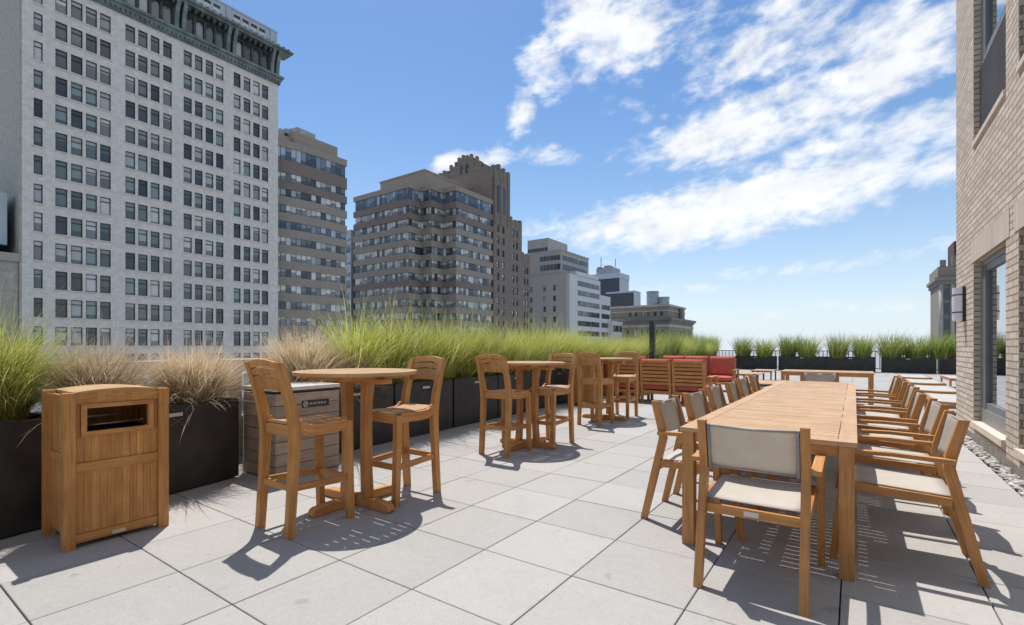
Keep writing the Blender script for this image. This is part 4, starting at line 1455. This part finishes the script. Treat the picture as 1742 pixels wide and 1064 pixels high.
# arched lid boards
q = MB()
for i in range(5):
    x0 = -hx + 0.018 + i * (2 * hx - 0.036) / 5
    x1 = x0 + (2 * hx - 0.036) / 5 - 0.002
    q.strip([(y_, 0.947 + 0.028 * (1 - (y_ / hy) ** 2), 0.020) for y_ in [-hy + 0.062 + k * (2 * hy - 0.124) / 12 for k in range(13)]], x0, x1)
q.build('lid', M['teak_top'], bn, 0.0)
q = MB()
q.box(-hx + 0.05, hx - 0.05, -hy + 0.07, hy - 0.07, 0.04, 0.06)
for (x0, x1, y0, y1) in ((-hx + 0.05, -hx + 0.055, -hy + 0.07, hy - 0.07), (hx - 0.06, hx - 0.055, -hy + 0.07, hy - 0.07), (-hx + 0.055, hx - 0.06, -hy + 0.07, -hy + 0.075), (-hx + 0.055, hx - 0.06, hy - 0.075, hy - 0.07)):
    q.box(x0, x1, y0, y1, 0.06, 0.70)
q.build('liner', M['black'], bn)
q = MB()
q.tube([(0.10, -0.2, 0.742), (0.10, 0.2, 0.745)], 0.006)
q.tube([(0.02, -0.2, 0.79), (0.02, 0.05, 0.79)], 0.006)
q.build('liner_hoop', M['alu'], bn)
q = MB(); q.box(fx0 + 0.0165, fx0 + 0.018, -0.035, 0.035, 0.036, 0.058); q.build('tag', M['tag'], bn)

# ================================================================== STONE TOPPED CABINET
cb = thing('grill_cabinet', 'grey brown planked cabinet with white stone top and a dark name plate', 'cabinet', (-4.72, 2.82, 0))
q = MB(); q.box(-0.285, 0.275, -0.33, 0.32, 0.01, 0.80); q.build('carcass', M['joint'], cb)
q = MB()
n = 7
hh = 0.80 / n
for i in range(n):
    z0, z1 = 0.012 + i * hh, 0.012 + (i + 1) * hh - 0.006
    q.box(0.276, 0.294, -0.345, 0.34, z0, z1)
    q.box(-0.295, 0.2755, -0.348, -0.331, z0, z1)
    q.box(-0.295, 0.2755, 0.321, 0.339, z0, z1)
q.build('plank_cladding', M['faux'], cb, 0.003)
q = MB(); q.box(-0.32, 0.315, -0.37, 0.36, 0.835, 0.868); q.build('counter_top', M['whitetop'], cb, 0.005)
q = MB(); q.box(-0.30, 0.298, -0.35, 0.345, 0.815, 0.834); q.build('top_trim', M['plate'], cb, 0.002)
q = MB(); q.box(0.2945, 0.300, -0.08, 0.215, 0.655, 0.725); pt_ = q.build('name_plate', M['plate'], cb, 0.002)
q = MB()
ring = [(0.3015, -0.045 + 0.022 * math.cos(t_), 0.69 + 0.026 * math.sin(t_)) for t_ in [2 * math.pi * k / 18 for k in range(19)]]
q.tube(ring, 0.0035, 5)
q.bar((0.3015, -0.055, 0.677), (0.3015, -0.036, 0.704), 0.010, 0.004, (1, 0, 0))
lw = [0.012, 0.010, 0.013, 0.011, 0.011, 0.006, 0.012, 0.011, 0.012]
yy = 0.0
for i, w in enumerate(lw):
    q.box(0.3002, 0.3022, yy, yy + 0.0035, 0.680, 0.702)
    if i % 3 != 1:
        q.box(0.3002, 0.3021, yy + 0.0036, yy + w, 0.698 if i % 2 else 0.689, 0.702 if i % 2 else 0.693)
    if i % 2 == 0:
        q.box(0.3002, 0.3022, yy + w, yy + w + 0.0035, 0.680, 0.702)
    yy += w + 0.0095
q.build('lettering', M['letter'], pt_)
# grey tube added in place of light showing through the planter and cabinet gap
pp = thing('lit_gap_tube', 'thin pale tube standing for light showing in gap between black planter and cabinet', 'lit_gap', (-4.93, 2.43, 0))
q = MB()
q.tube([(-0.02, 0, 0.75), (0.0, 0, 0.60), (0.0, 0, 0.05), (0.02, 0, 0.012), (0.10, -0.02, 0.010)], 0.009, 8)
q.build('lit_gap', M['alu'], pp)
for z in (0.2, 0.5):
    q = MB(); q.box(-0.014, 0.014, -0.014, 0.014, z, z + 0.02); q.build('clip', M['alu'], pp)


# ================================================================== BAR STOOLS AND TABLES
def make_stool():
    r_ = thing('bar_stool', 'x', 'bar stool')
    w = 0.205
    for sx in (-1, 1):
        a, c_ = sorted((sx * w, sx * (w - 0.048)))
        q = MB()
        q.strip([(-0.235, 0.0, 0.05), (-0.212, 0.35, 0.055), (-0.198, 0.62, 0.062), (-0.200, 0.72, 0.066), (-0.222, 0.85, 0.06), (-0.268, 1.02, 0.052), (-0.312, 1.150, 0.046)], a, c_)
        q.build('leg', M['teak'], r_, 0.004)
        q = MB()
        q.strip([(0.238, 0.0, 0.046), (0.225, 0.35, 0.05), (0.215, 0.712, 0.05)], a, c_)
        q.build('leg', M['teak'], r_, 0.004)
    q = MB()
    n = 7
    for i in range(n):
        x0 = -w + 0.05 + i * (2 * w - 0.1) / n
        x1 = x0 + (2 * w - 0.1) / n - 0.005
        q.strip([(-0.20, 0.742, 0.018), (-0.10, 0.722, 0.018), (0.02, 0.716, 0.018), (0.14, 0.720, 0.018), (0.20, 0.726, 0.018), (0.236, 0.722, 0.018)], x0, x1)
    q.build('seat', M['teak_top'], r_, 0.002)
    q = MB()
    for sx in (-1, 1):
        a, c_ = sorted((sx * (w - 0.002), sx * (w - 0.030)))
        q.strip([(-0.178, 0.765, 0.05), (-0.155, 0.715, 0.075), (-0.11, 0.692, 0.075), (0.0, 0.685, 0.075), (0.15, 0.690, 0.075), (0.193, 0.69, 0.075)], a, c_)
    q.bar((-w + 0.049, 0.215, 0.68), (w - 0.049, 0.215, 0.68), 0.024, 0.07)
    q.bar((-w + 0.049, -0.196, 0.69), (w - 0.049, -0.196, 0.69), 0.024, 0.07)
    q.build('seat_frame', M['teak'], r_, 0.003)
    for (p0, p1) in (((-w + .049, 0.222, 0.30), (w - .049, 0.222, 0.30)), ((-w + .049, -0.213, 0.32), (w - .049, -0.213, 0.32)),
                     ((-w + .024, -0.187, 0.32), (-w + .024, 0.202, 0.30)), ((w - .024, -0.187, 0.32), (w - .024, 0.202, 0.30))):
        q = MB(); q.bar(p0, p1, 0.024, 0.045); q.build('stretcher', M['teak'], r_, 0.003)
    # back: arched crest and curved slats following the lean of the posts
    def yb(z):
        return -0.222 - (z - 0.85) * 0.30
    q = MB()
    for (z0, z1, sag) in ((1.095, 1.142, 0.030), (1.045, 1.086, 0.026), (0.945, 1.036, 0.024)):
        n = 10
        for k in range(n):
            xa, xb = -w + 0.047 + (2 * w - 0.094) * k / n, -w + 0.047 + (2 * w - 0.094) * (k + 1) / n
            def ar(x):
                return 1 - (x / w) ** 2
            c = []
            for z in (z0, z1):
                for (x, dy) in ((xa, -0.011), (xb, -0.011), (xb, 0.011), (xa, 0.011)):
                    zz = z + sag * ar(x)
                    c.append((x, yb(z) + dy - 0.022 * ar(x), zz))
            q.hexa(c, (1, 0, 0))
    bmesh.ops.remove_doubles(q.bm, verts=q.bm.verts, dist=1e-5)
    q.build('backrest', M['teak'], r_, 0.002)
    return r_


def make_bar_table():
    r_ = thing('bar_table', 'x', 'bar table')
    Rr, zt_, th = 0.475, 1.062, 0.026
    q = MB()
    n = 13
    Ri = Rr - 0.075
    wd = 2 * Ri / n
    for i in range(n):
        y0, y1 = -Ri + i * wd + 0.0038, -Ri + (i + 1) * wd - 0.0038
        def hxx(y):
            return math.sqrt(max(0.0, Ri * Ri - y * y))
        ys_ = [y0 + (y1 - y0) * k / 5 for k in range(6)]
        poly = [(hxx(y) - 0.003, y) for y in ys_] + [(-hxx(y) + 0.003, y) for y in ys_[::-1]]
        poly = [p for j, p in enumerate(poly) if j == 0 or (Vector(p) - Vector(poly[j - 1])).length > 1e-4]
        if len(poly) > 3:
            q.prism(poly, zt_ - 0.009, zt_, (1, 0))
    for k in range(8):
        a0, a1 = 2 * math.pi * k / 8 + 0.003, 2 * math.pi * (k + 1) / 8 - 0.003
        out = [(Rr * math.cos(a0 + (a1 - a0) * j / 8), Rr * math.sin(a0 + (a1 - a0) * j / 8)) for j in range(9)]
        inn = [(Ri * math.cos(a0 + (a1 - a0) * j / 8), Ri * math.sin(a0 + (a1 - a0) * j / 8)) for j in range(9)]
        am = (a0 + a1) / 2 + math.pi / 2
        q.prism(out + inn[::-1], zt_ - th, zt_ - 0.0003, (math.cos(am), math.sin(am)))
    q.build('tabletop', M['teak_top'], r_, 0.002)
    q = MB()
    for x in (-0.25, 0.0, 0.25):
        L = math.sqrt(Ri * Ri - x * x)
        q.box(x - 0.03, x + 0.03, -L + 0.01, L - 0.01, zt_ - th - 0.032, zt_ - 0.0096)
    q.box(-0.36, 0.36, -0.05, 0.05, zt_ - th - 0.068, zt_ - th - 0.033)
    q.build('support_frame', M['teak'], r_, 0.003)
    for sx in (-1, 1):
        q = MB()
        q.strip([(sx * 0.132, 0.075, 0.066), (sx * 0.120, 0.25, 0.056), (sx * 0.116, 0.6, 0.052), (sx * 0.122, 0.85, 0.058), (sx * 0.136, zt_ - th - 0.069, 0.076)], -0.038, 0.038, axis='y')
        q.build('column', M['teak'], r_, 0.004)
    for (dx, dy) in ((1, 0), (-1, 0), (0, 1), (0, -1)):
        q = MB()
        p = [(0.036, 0.002), (0.40, 0.002), (0.415, 0.016), (0.40, 0.05), (0.375, 0.062), (0.30, 0.07), (0.036, 0.074)]
        hw = 0.036
        for s_ in (1,):
            vs1, vs2 = [], []
            for (u, z) in p:
                vs1.append((dx * u - dy * hw, dy * u + dx * hw, z))
                vs2.append((dx * u + dy * hw, dy * u - dx * hw, z))
            off = rnd.uniform(0, 30)
            q.face(vs1, [(u + off, z + off) for u, z in p])
            q.face(vs2[::-1], [(u + off, z + off + .4) for u, z in p[::-1]])
            for k in range(len(p)):
                j = (k + 1) % len(p)
                q.face([vs1[j], vs1[k], vs2[k], vs2[j]], [(p[j][0] + off, 0), (p[k][0] + off, 0), (p[k][0] + off, .07), (p[j][0] + off, .07)])
        bmesh.ops.remove_doubles(q.bm, verts=q.bm.verts, dist=1e-5)
        q.build('foot', M['teak'], r_, 0.004)
    q = MB(); q.box(-0.0355, 0.0355, -0.0355, 0.0355, 0.003, 0.0745); q.build('hub', M['teak'], r_)
    return r_


bt, used_t = make_bar_table(), []
bs, used_s = make_stool(), []
tabs = [(-3.27, 2.50, 'nearest'), (-3.40, 5.20, 'middle'), (-3.56, 7.88, 'farthest')]
GT, GS = 'round teak bar tables', 'teak bar stools at the bar tables'
tl = ['nearest round teak bar table with a large shadow beside the planked cabinet', 'middle round teak bar table of the three along the planters', 'farthest round teak bar table close to the red lounge seats']
sl_a = ['bar stool on camera side of the nearest bar table with its curved shadow', 'bar stool on the near side of the middle bar table', 'bar stool on the near side of the farthest bar table']
sl_b = ['bar stool on far side of the nearest bar table, facing the camera', 'bar stool on the far side of the middle bar table', 'bar stool on far side of the farthest bar table, next to red seats']
spos = [((-3.21, 2.02), (-3.13, 2.85)), ((-3.40, 4.725), (-3.22, 5.47)), ((-3.455, 7.32), (-3.42, 8.34))]
for i, (x, y, nm) in enumerate(tabs):
    place(bt, used_t, (x, y, 0), 0, tl[i], GT)
    place(bs, used_s, (*spos[i][0], 0), R((0, 1, -1)[i]), sl_a[i], GS)
    place(bs, used_s, (*spos[i][1], 0), R(180 + (1, -2, 2)[i]), sl_b[i], GS)


# ================================================================== LONG DINING TABLES
def dining_table(label, loc, W_, L, group, mids):
    """local: width along x, length along y, origin at the near left corner"""
    r_ = thing('dining_table', label, 'dining table', loc, 0, group)
    zt_, th = 0.742, 0.026
    q = MB()
    e = 0.085
    st = 0.005
    y0 = e + 0.003
    n = round((L - 2 * e) / 0.068)
    wd = (L - 2 * e - 0.006) / n
    for i in range(n):
        q.box(e + 0.004, W_ - e - 0.004, y0 + i * wd + 0.0026, y0 + (i + 1) * wd - 0.0026, zt_ - st, zt_ + rnd.uniform(-0.0006, 0.0006), (1, 0, 0))
    ns = max(1, round(L / 1.8))
    for k in range(ns):
        a, c_ = k * L / ns + 0.001, (k + 1) * L / ns - 0.001
        q.box(0, e, a, c_, zt_ - th, zt_, (0, 1, 0))
        q.box(W_ - e, W_, a, c_, zt_ - th, zt_, (0, 1, 0))
    q.box(e + 0.001, W_ - e - 0.001, 0, e, zt_ - th, zt_, (1, 0, 0))
    q.box(e + 0.001, W_ - e - 0.001, L - e, L, zt_ - th, zt_, (1, 0, 0))
    q.build('tabletop', M['teak_top'], r_, 0.0022)
    q = MB()
    q.box(0.03, 0.055, 0.085, L - 0.085, zt_ - 0.088, zt_ - th - 0.001)
    q.box(W_ - 0.055, W_ - 0.03, 0.085, L - 0.085, zt_ - 0.088, zt_ - th - 0.001)
    q.box(0.085, W_ - 0.085, 0.03, 0.055, zt_ - 0.088, zt_ - th - 0.001)
    q.box(0.085, W_ - 0.085, L - 0.055, L - 0.03, zt_ - 0.088, zt_ - th - 0.001)
    q.build('apron', M['teak_red'], r_, 0.003)
    q = MB()
    for f in (0.30, 0.70):
        q.box(W_ * f - 0.03, W_ * f + 0.03, 0.088, L - 0.088, zt_ - 0.06, zt_ - st - 0.0015)
    q.build('stretcher', M['teak_red'], r_, 0.003)
    for y in [0.01, L - 0.085] + mids:
        for x in (0.012, W_ - 0.082):
            q = MB()
            q.box(x, x + 0.07, y, y + 0.075, 0, zt_ - th - 0.002)
            q.build('leg', M['teak'], r_, 0.004)
    return r_


TX0, TY0, TW, TLn = -0.912, 3.165, 0.925, 5.36
dining_table('long teak dining table set with sling armchairs in the foreground', (TX0, TY0, 0), TW, TLn, 'teak dining tables', [TLn / 2 - 0.09, TLn / 2 + 0.015])
dining_table('farther teak dining table across the end of the long one', (-1.30, 11.85, 0), 1.62, 0.95, 'teak dining tables', [])


# ================================================================== SLING ARMCHAIRS
def make_chair():
    r_ = thing('sling_armchair', 'x', 'armchair')
    for sx in (-1, 1):
        a, c_ = sorted((sx * 0.258, sx * 0.218))
        q = MB()
        q.strip([(-0.332, 0.0, 0.042), (-0.262, 0.30, 0.048), (-0.192, 0.60, 0.052), (-0.200, 0.66, 0.052), (-0.252, 0.862, 0.044)], a, c_)
        q.build('leg', M['teak_red'], r_, 0.003)
        a, c_ = sorted((sx * 0.295, sx * 0.258))
        q = MB()
        q.strip([(0.330, 0.0, 0.040), (0.290, 0.32, 0.045), (0.255, 0.632, 0.045)], a, c_)
        q.build('leg', M['teak_red'], r_, 0.003)
        q = MB()
        a, c_ = sorted((sx * 0.304, sx * 0.2585))
        q.strip([(-0.215, 0.640, 0.024), (0.05, 0.650, 0.022), (0.31, 0.644, 0.022)], a, c_)
        q.build('armrest', M['teak'], r_, 0.003)
        q = MB()
        a, c_ = sorted((sx * 0.2575, sx * 0.230))
        q.strip([(-0.205, 0.415, 0.045), (0.0, 0.425, 0.045), (0.29, 0.440, 0.045)], a, c_)
        q.build('seat_rail', M['teak_red'], r_, 0.003)
    for (w_, y_, z_) in ((0.217, -0.228, 0.395), (0.257, 0.278, 0.405)):
        q = MB(); q.bar((-w_, y_, z_), (w_, y_, z_), 0.026, 0.047); q.build('cross_rail', M['teak_red'], r_, 0.003)
    # seat sling with sag
    g_ = []
    for i in range(9):
        x = -0.232 + 0.464 * i / 8
        row = []
        for j in range(9):
            y = -0.215 + 0.495 * j / 8
            s_ = (1 - (x / 0.232) ** 2) * 0.012 * math.sin(math.pi * (j + 0.5) / 9)
            row.append((x, y, 0.446 + 0.026 * j / 8 - s_ + (0.006 if j == 8 else 0) * -1))
        g_.append(row)
    q = MB(); q.sheet(g_, 0.004); q.build('seat_sling', M['sling_seat'], r_)
    # back sling
    g_ = []
    for i in range(9):
        x = -0.216 + 0.432 * i / 8
        row = []
        for j in range(8):
            z = 0.610 + 0.232 * j / 7
            y = -0.192 - (z - 0.62) * 0.24 - (1 - (x / 0.216) ** 2) * 0.026
            row.append((x, y, z - (1 - (x / 0.216) ** 2) * 0.006 * (1 if j == 7 else -1 if j == 0 else 0)))
        g_.append(row)
    q = MB(); q.sheet(g_, 0.004); bk = q.build('back_sling', M['sling_back'], r_)
    q = MB()
    for sx in (-1, 1):
        q.tube([(sx * 0.208, -0.196, 0.602), (sx * 0.208, -0.250, 0.846)], 0.010, 6)
    q.tube([(-0.21, -0.252, 0.838), (0.0, -0.274, 0.832), (0.21, -0.252, 0.838)], 0.007, 6)
    q.tube([(-0.21, -0.200, 0.612), (0.0, -0.222, 0.616), (0.21, -0.200, 0.612)], 0.005, 6)
    q.build('sling_rod', M['rope'], bk)
    q = MB(); q.box(-0.035, 0.035, -0.2430, -0.2415, 0.382, 0.408); q.build('tag', M['tag'], r_)
    return r_


ac, used_c = make_chair(), []
GC = 'teak sling armchairs around the dining tables'
place(ac, used_c, (-0.432, 2.985, 0), R(0), 'sling armchair alone at the near end of the long table, back to the camera', GC)
rl = ['nearest sling armchair on the wall side of the long table'] + [f'{ORD[i]} sling armchair from the near end on the wall side of the long table' for i in range(1, 6)]
for i in range(6):
    y = 3.75 + 0.872 * i
    place(ac, used_c, (0.225 + (0, 0.02, -0.01, 0.015, 0.0, -0.015)[i], y, 0), R(90 + (0, 1.5, -1, 0.5, -1.5, 1)[i]), rl[i], GC)
ll = ['nearest sling armchair on the planter side of the long table'] + [f'{ORD[i]} sling armchair from the near end on the planter side of the long table' for i in range(1, 6)]
for i, y in enumerate((3.73, 4.45, 5.28, 6.02, 6.86, 7.62)):
    place(ac, used_c, (-0.93 + (0, 0.02, 0.0, 0.02, -0.01, 0.0)[i], y, 0), R(-90 + (0, -1.5, 1, 1.5, -1, 2)[i]), ll[i], GC)
place(ac, used_c, (-0.45, 8.80, 0), R(180), 'sling armchair at the far end of the long table, facing the camera', GC)


# ================================================================== RED LOUNGE SEATS
def make_lounge():
    r_ = thing('lounge_chair', 'x', 'lounge seat')
    w, dp = 0.345, 0.36
    for sx in (-1, 1):
        a, c_ = sorted((sx * w, sx * (w - 0.055)))
        q = MB()
        q.strip([(-0.34, 0.0, 0.06), (-0.33, 0.30, 0.06), (-0.36, 0.62, 0.055), (-0.41, 0.93, 0.045)], a, c_)
        q.build('leg', M['teak'], r_, 0.004)
        q = MB(); q.box(a, c_, 0.30, 0.355, 0, 0.28); q.build('leg', M['teak'], r_, 0.004)
    q = MB()
    q.box(-w, -w + 0.03, -0.30, 0.30, 0.20, 0.279)
    q.box(w - 0.03, w, -0.30, 0.30, 0.20, 0.279)
    q.box(-w + 0.056, w - 0.056, 0.32, 0.35, 0.20, 0.279)
    q.box(-w + 0.056, w - 0.056, -0.345, -0.315, 0.20, 0.275)
    for i in range(6):
        y = -0.28 + i * 0.1
        q.box(-w + 0.03, w - 0.03, y, y + 0.06, 0.255, 0.279)
    q.build('seat_frame', M['teak'], r_, 0.003)
    q = MB()
    for i in range(6):
        z = 0.44 + i * 0.083
        yy = -0.345 - (z - 0.4) * 0.155
        q.bar((-w + 0.054, yy, z), (w - 0.054, yy, z), 0.018, 0.060)
    q.bar((-w + 0.054, -0.413, 0.925), (w - 0.054, -0.413, 0.925), 0.026, 0.05)
    q.build('back_slats', M['teak'], r_, 0.003)
    def cushion(name, x0, x1, y0, y1, z0, z1, lean=0.0):
        bm_ = MB()
        n = 8
        g = []
        for side in (0, 1):
            pass
        # puffy box: grid on both faces, pinched at the edges
        def P(u, v, s_):
            e = (1 - (2 * u - 1) ** 6) * (1 - (2 * v - 1) ** 6)
            return u, v, s_ * (0.55 + 0.45 * e)
        thin_y = (y1 - y0) < (z1 - z0)
        V = {}
        for s_ in (-1, 1):
            for i in range(n + 1):
                for j in range(n + 1):
                    u, v, k = P(i / n, j / n, s_)
                    if thin_y:
                        z = z0 + (z1 - z0) * v
                        y = (y0 + y1) / 2 + (y1 - y0) / 2 * k - (z - z0) * lean
                        p = (x0 + (x1 - x0) * u, y, z)
                    else:
                        p = (x0 + (x1 - x0) * u, y0 + (y1 - y0) * v, (z0 + z1) / 2 + (z1 - z0) / 2 * k)
                    V[s_, i, j] = bm_.bm.verts.new(p)
        for s_ in (-1, 1):
            for i in range(n):
                for j in range(n):
                    f = bm_.bm.faces.new((V[s_, i, j], V[s_, i + 1, j], V[s_, i + 1, j + 1], V[s_, i, j + 1]))
                    f.smooth = True
        for k in range(n):
            for (a, b_) in (((k, 0), (k + 1, 0)), ((k, n), (k + 1, n)), ((0, k), (0, k + 1)), ((n, k), (n, k + 1))):
                bm_.bm.faces.new((V[-1, a[0], a[1]], V[-1, b_[0], b_[1]], V[1, b_[0], b_[1]], V[1, a[0], a[1]]))
        return bm_.build(name, M['red'], r_)
    cushion('seat_cushion', -w + 0.005, w - 0.005, -0.31, 0.36, 0.281, 0.43)
    cushion('back_cushion', -w + 0.005, w - 0.005, -0.315, -0.165, 0.435, 0.985, 0.13)
    return r_


lg, used_l = make_lounge(), []
GL = 'red cushioned teak lounge seats'
place(lg, used_l, (-3.64, 11.15, 0), 0, 'middle of the three slatted lounge seats with backs to the camera', GL)
place(lg, used_l, (-4.36, 11.15, 0), 0, 'slatted lounge seat glimpsed behind the farthest bar stool, back to the camera', GL)
place(lg, used_l, (-2.92, 11.15, 0), 0, 'rightmost of the three slatted lounge seats with backs to the camera', GL)
for i, x in enumerate((-3.16, -3.88, -4.55)):
    place(lg, used_l, (x, 14.95, 0), R(180), ['red lounge seat at right end of the row facing the camera', 'middle red lounge seat of the row facing the camera', 'red lounge seat at the inner corner of the row facing the camera'][i], GL)
for i, y in enumerate((12.0, 12.72, 13.44, 14.16)):
    place(lg, used_l, (-4.93, y, 0), R(-90), ['red lounge seat against the planters, nearest to the bar tables', 'red lounge seat against the planters, second from the bar tables', 'red lounge seat against the planters, third from the bar tables', 'red lounge seat against the planters, farthest from the bar tables'][i], GL)
# arm tables at the two open ends
for (x, y, rz, lb) in ((-2.50, 11.15, 0, 'teak arm frame on right of the two near lounge seats'), (-2.74, 14.95, 0, 'teak arm frame at right end of the far lounge row')):
    r_ = thing('arm_stand', lb, 'arm stand', (x, y, 0), rz, 'teak arms ending the lounge rows')
    q = MB(); q.box(-0.04, 0.04, -0.36, 0.36, 0.60, 0.625); q.build('arm_board', M['teak'], r_, 0.003)
    for yy in (-0.31, 0.26):
        q = MB(); q.box(-0.025, 0.025, yy, yy + 0.05, 0, 0.599); q.build('post', M['teak'], r_, 0.003)
    q = MB(); q.box(-0.013, 0.013, -0.259, 0.259, 0.30, 0.34); q.build('rail', M['teak'], r_, 0.002)

# dark square post behind the lounge
ps = thing('dark_post', 'tall square black post rising from behind the red lounge seats', 'post', (-5.42, 15.75, 0))
q = MB(); q.box(-0.078, 0.078, -0.078, 0.078, 0.02, 2.06); q.build('shaft', M['black'], ps, 0.004)
q = MB(); q.box(-0.085, 0.085, -0.085, 0.085, 2.06, 2.10); q.build('cap', M['black'], ps, 0.003)
q = MB(); q.box(-0.13, 0.13, -0.13, 0.13, 0.0, 0.02); q.build('base_plate', M['black'], ps, 0.003)


# ================================================================== LOUNGERS
def make_lounger():
    r_ = thing('sun_lounger', 'x', 'sun lounger')
    w, L = 0.35, 1.9
    for sx in (-1, 1):
        q = MB()
        a, c_ = sorted((sx * w, sx * (w - 0.045)))
        q.box(a, c_, 0, L, 0.27, 0.345)
        q.build('side_rail', M['teak'], r_, 0.003)
        for y in (0.08, L - 0.14):
            q = MB(); q.box(a, c_, y, y + 0.06, 0, 0.269); q.build('leg', M['teak'], r_, 0.003)
    for y in (0.0, 0.72, L - 0.045):
        q = MB(); q.box(-w + 0.046, w - 0.046, y, y + 0.045, 0.275, 0.335); q.build('cross_rail', M['teak'], r_, 0.003)
    g_ = []
    for i in range(7):
        x = -w + 0.03 + (2 * w - 0.06) * i / 6
        g_.append([(x, 0.03 + (L - 0.06) * j / 10, 0.352 - 0.012 * (1 - (x / w) ** 2)) for j in range(11)])
    q = MB(); q.sheet(g_, 0.004); q.build('sling_bed', M['sling_white'], r_)
    return r_


sl, used_n = make_lounger(), []
GU = 'flat teak sun loungers with white sling beds'
spots = [(1.46, 10.72, 'nearest flat sun lounger beside the brick corner'), (1.47, 13.30, 'second sun lounger past the brick corner in the left line'), (1.52, 16.1, 'third sun lounger past the brick corner in the left line'), (1.54, 18.9, 'farthest sun lounger past brick corner in the left line'),
         (2.55, 13.30, 'nearest sun lounger in the right hand line past the brick corner'), (2.60, 16.1, 'middle sun lounger in the right hand line past the brick corner'), (2.62, 18.9, 'farthest sun lounger in the right hand line past the brick corner')]
for (x, y, lb) in spots:
    place(sl, used_n, (x, y, 0), R(rnd.uniform(-1, 1)), lb, GU)


# ================================================================== COFFEE TABLES past the lounge
def make_coffee():
    r_ = thing('coffee_table', 'x', 'coffee table')
    w, L = 0.36, 0.66
    q = MB()
    for i in range(8):
        x0 = -w + 0.004 + i * (2 * w - 0.008) / 8
        q.box(x0, x0 + (2 * w - 0.008) / 8 - 0.006, -L, L, 0.38, 0.405)
    q.build('tabletop', M['teak_top'], r_, 0.002)
    q = MB()
    q.box(-w + 0.03, w - 0.03, -L + 0.05, -L + 0.09, 0.35, 0.379)
    q.box(-w + 0.03, w - 0.03, L - 0.09, L - 0.05, 0.35, 0.379)
    q.box(-0.02, 0.02, -L + 0.09, L - 0.09, 0.352, 0.379)
    q.build('support_frame', M['black'], r_, 0.002)
    for sx in (-1, 1):
        for sy in (-1, 1):
            q = MB()
            cx, cy = sx * (w - 0.06), sy * (L - 0.07)
            q.box(cx - 0.022, cx + 0.022, cy - 0.018, cy + 0.018, 0, 0.3495)
            q.build('leg', M['black'], r_, 0.002)
    return r_


cf_t, used_f = make_coffee(), []
for (x, y, lb) in ((-2.78, 17.5, 'low slatted coffee table on dark legs, nearest to the red lounge seats'), (-2.75, 20.3, 'low slatted coffee table on dark legs, second past the red lounge seats'), (-3.95, 19.2, 'low slatted coffee table on dark legs, partly behind the far red lounge seat'), (-1.76, 13.3, 'low slatted coffee table at the left end of the farther dining table')):
    place(cf_t, used_f, (x, y, 0), R(rnd.uniform(-2, 2)), lb, 'low coffee tables past the lounge seats')
b2n = copy_tree(bn)
b2n.location = (-4.74, 9.62, 0)
b2n.rotation_euler = (0, 0, R(3))
b2n['label'] = 'second teak litter bin standing far back behind the farthest bar table'
bn['label'] = 'nearest teak litter bin with arched lid and framed opening, left foreground'
b2n['group'] = bn['group'] = 'teak litter bins'
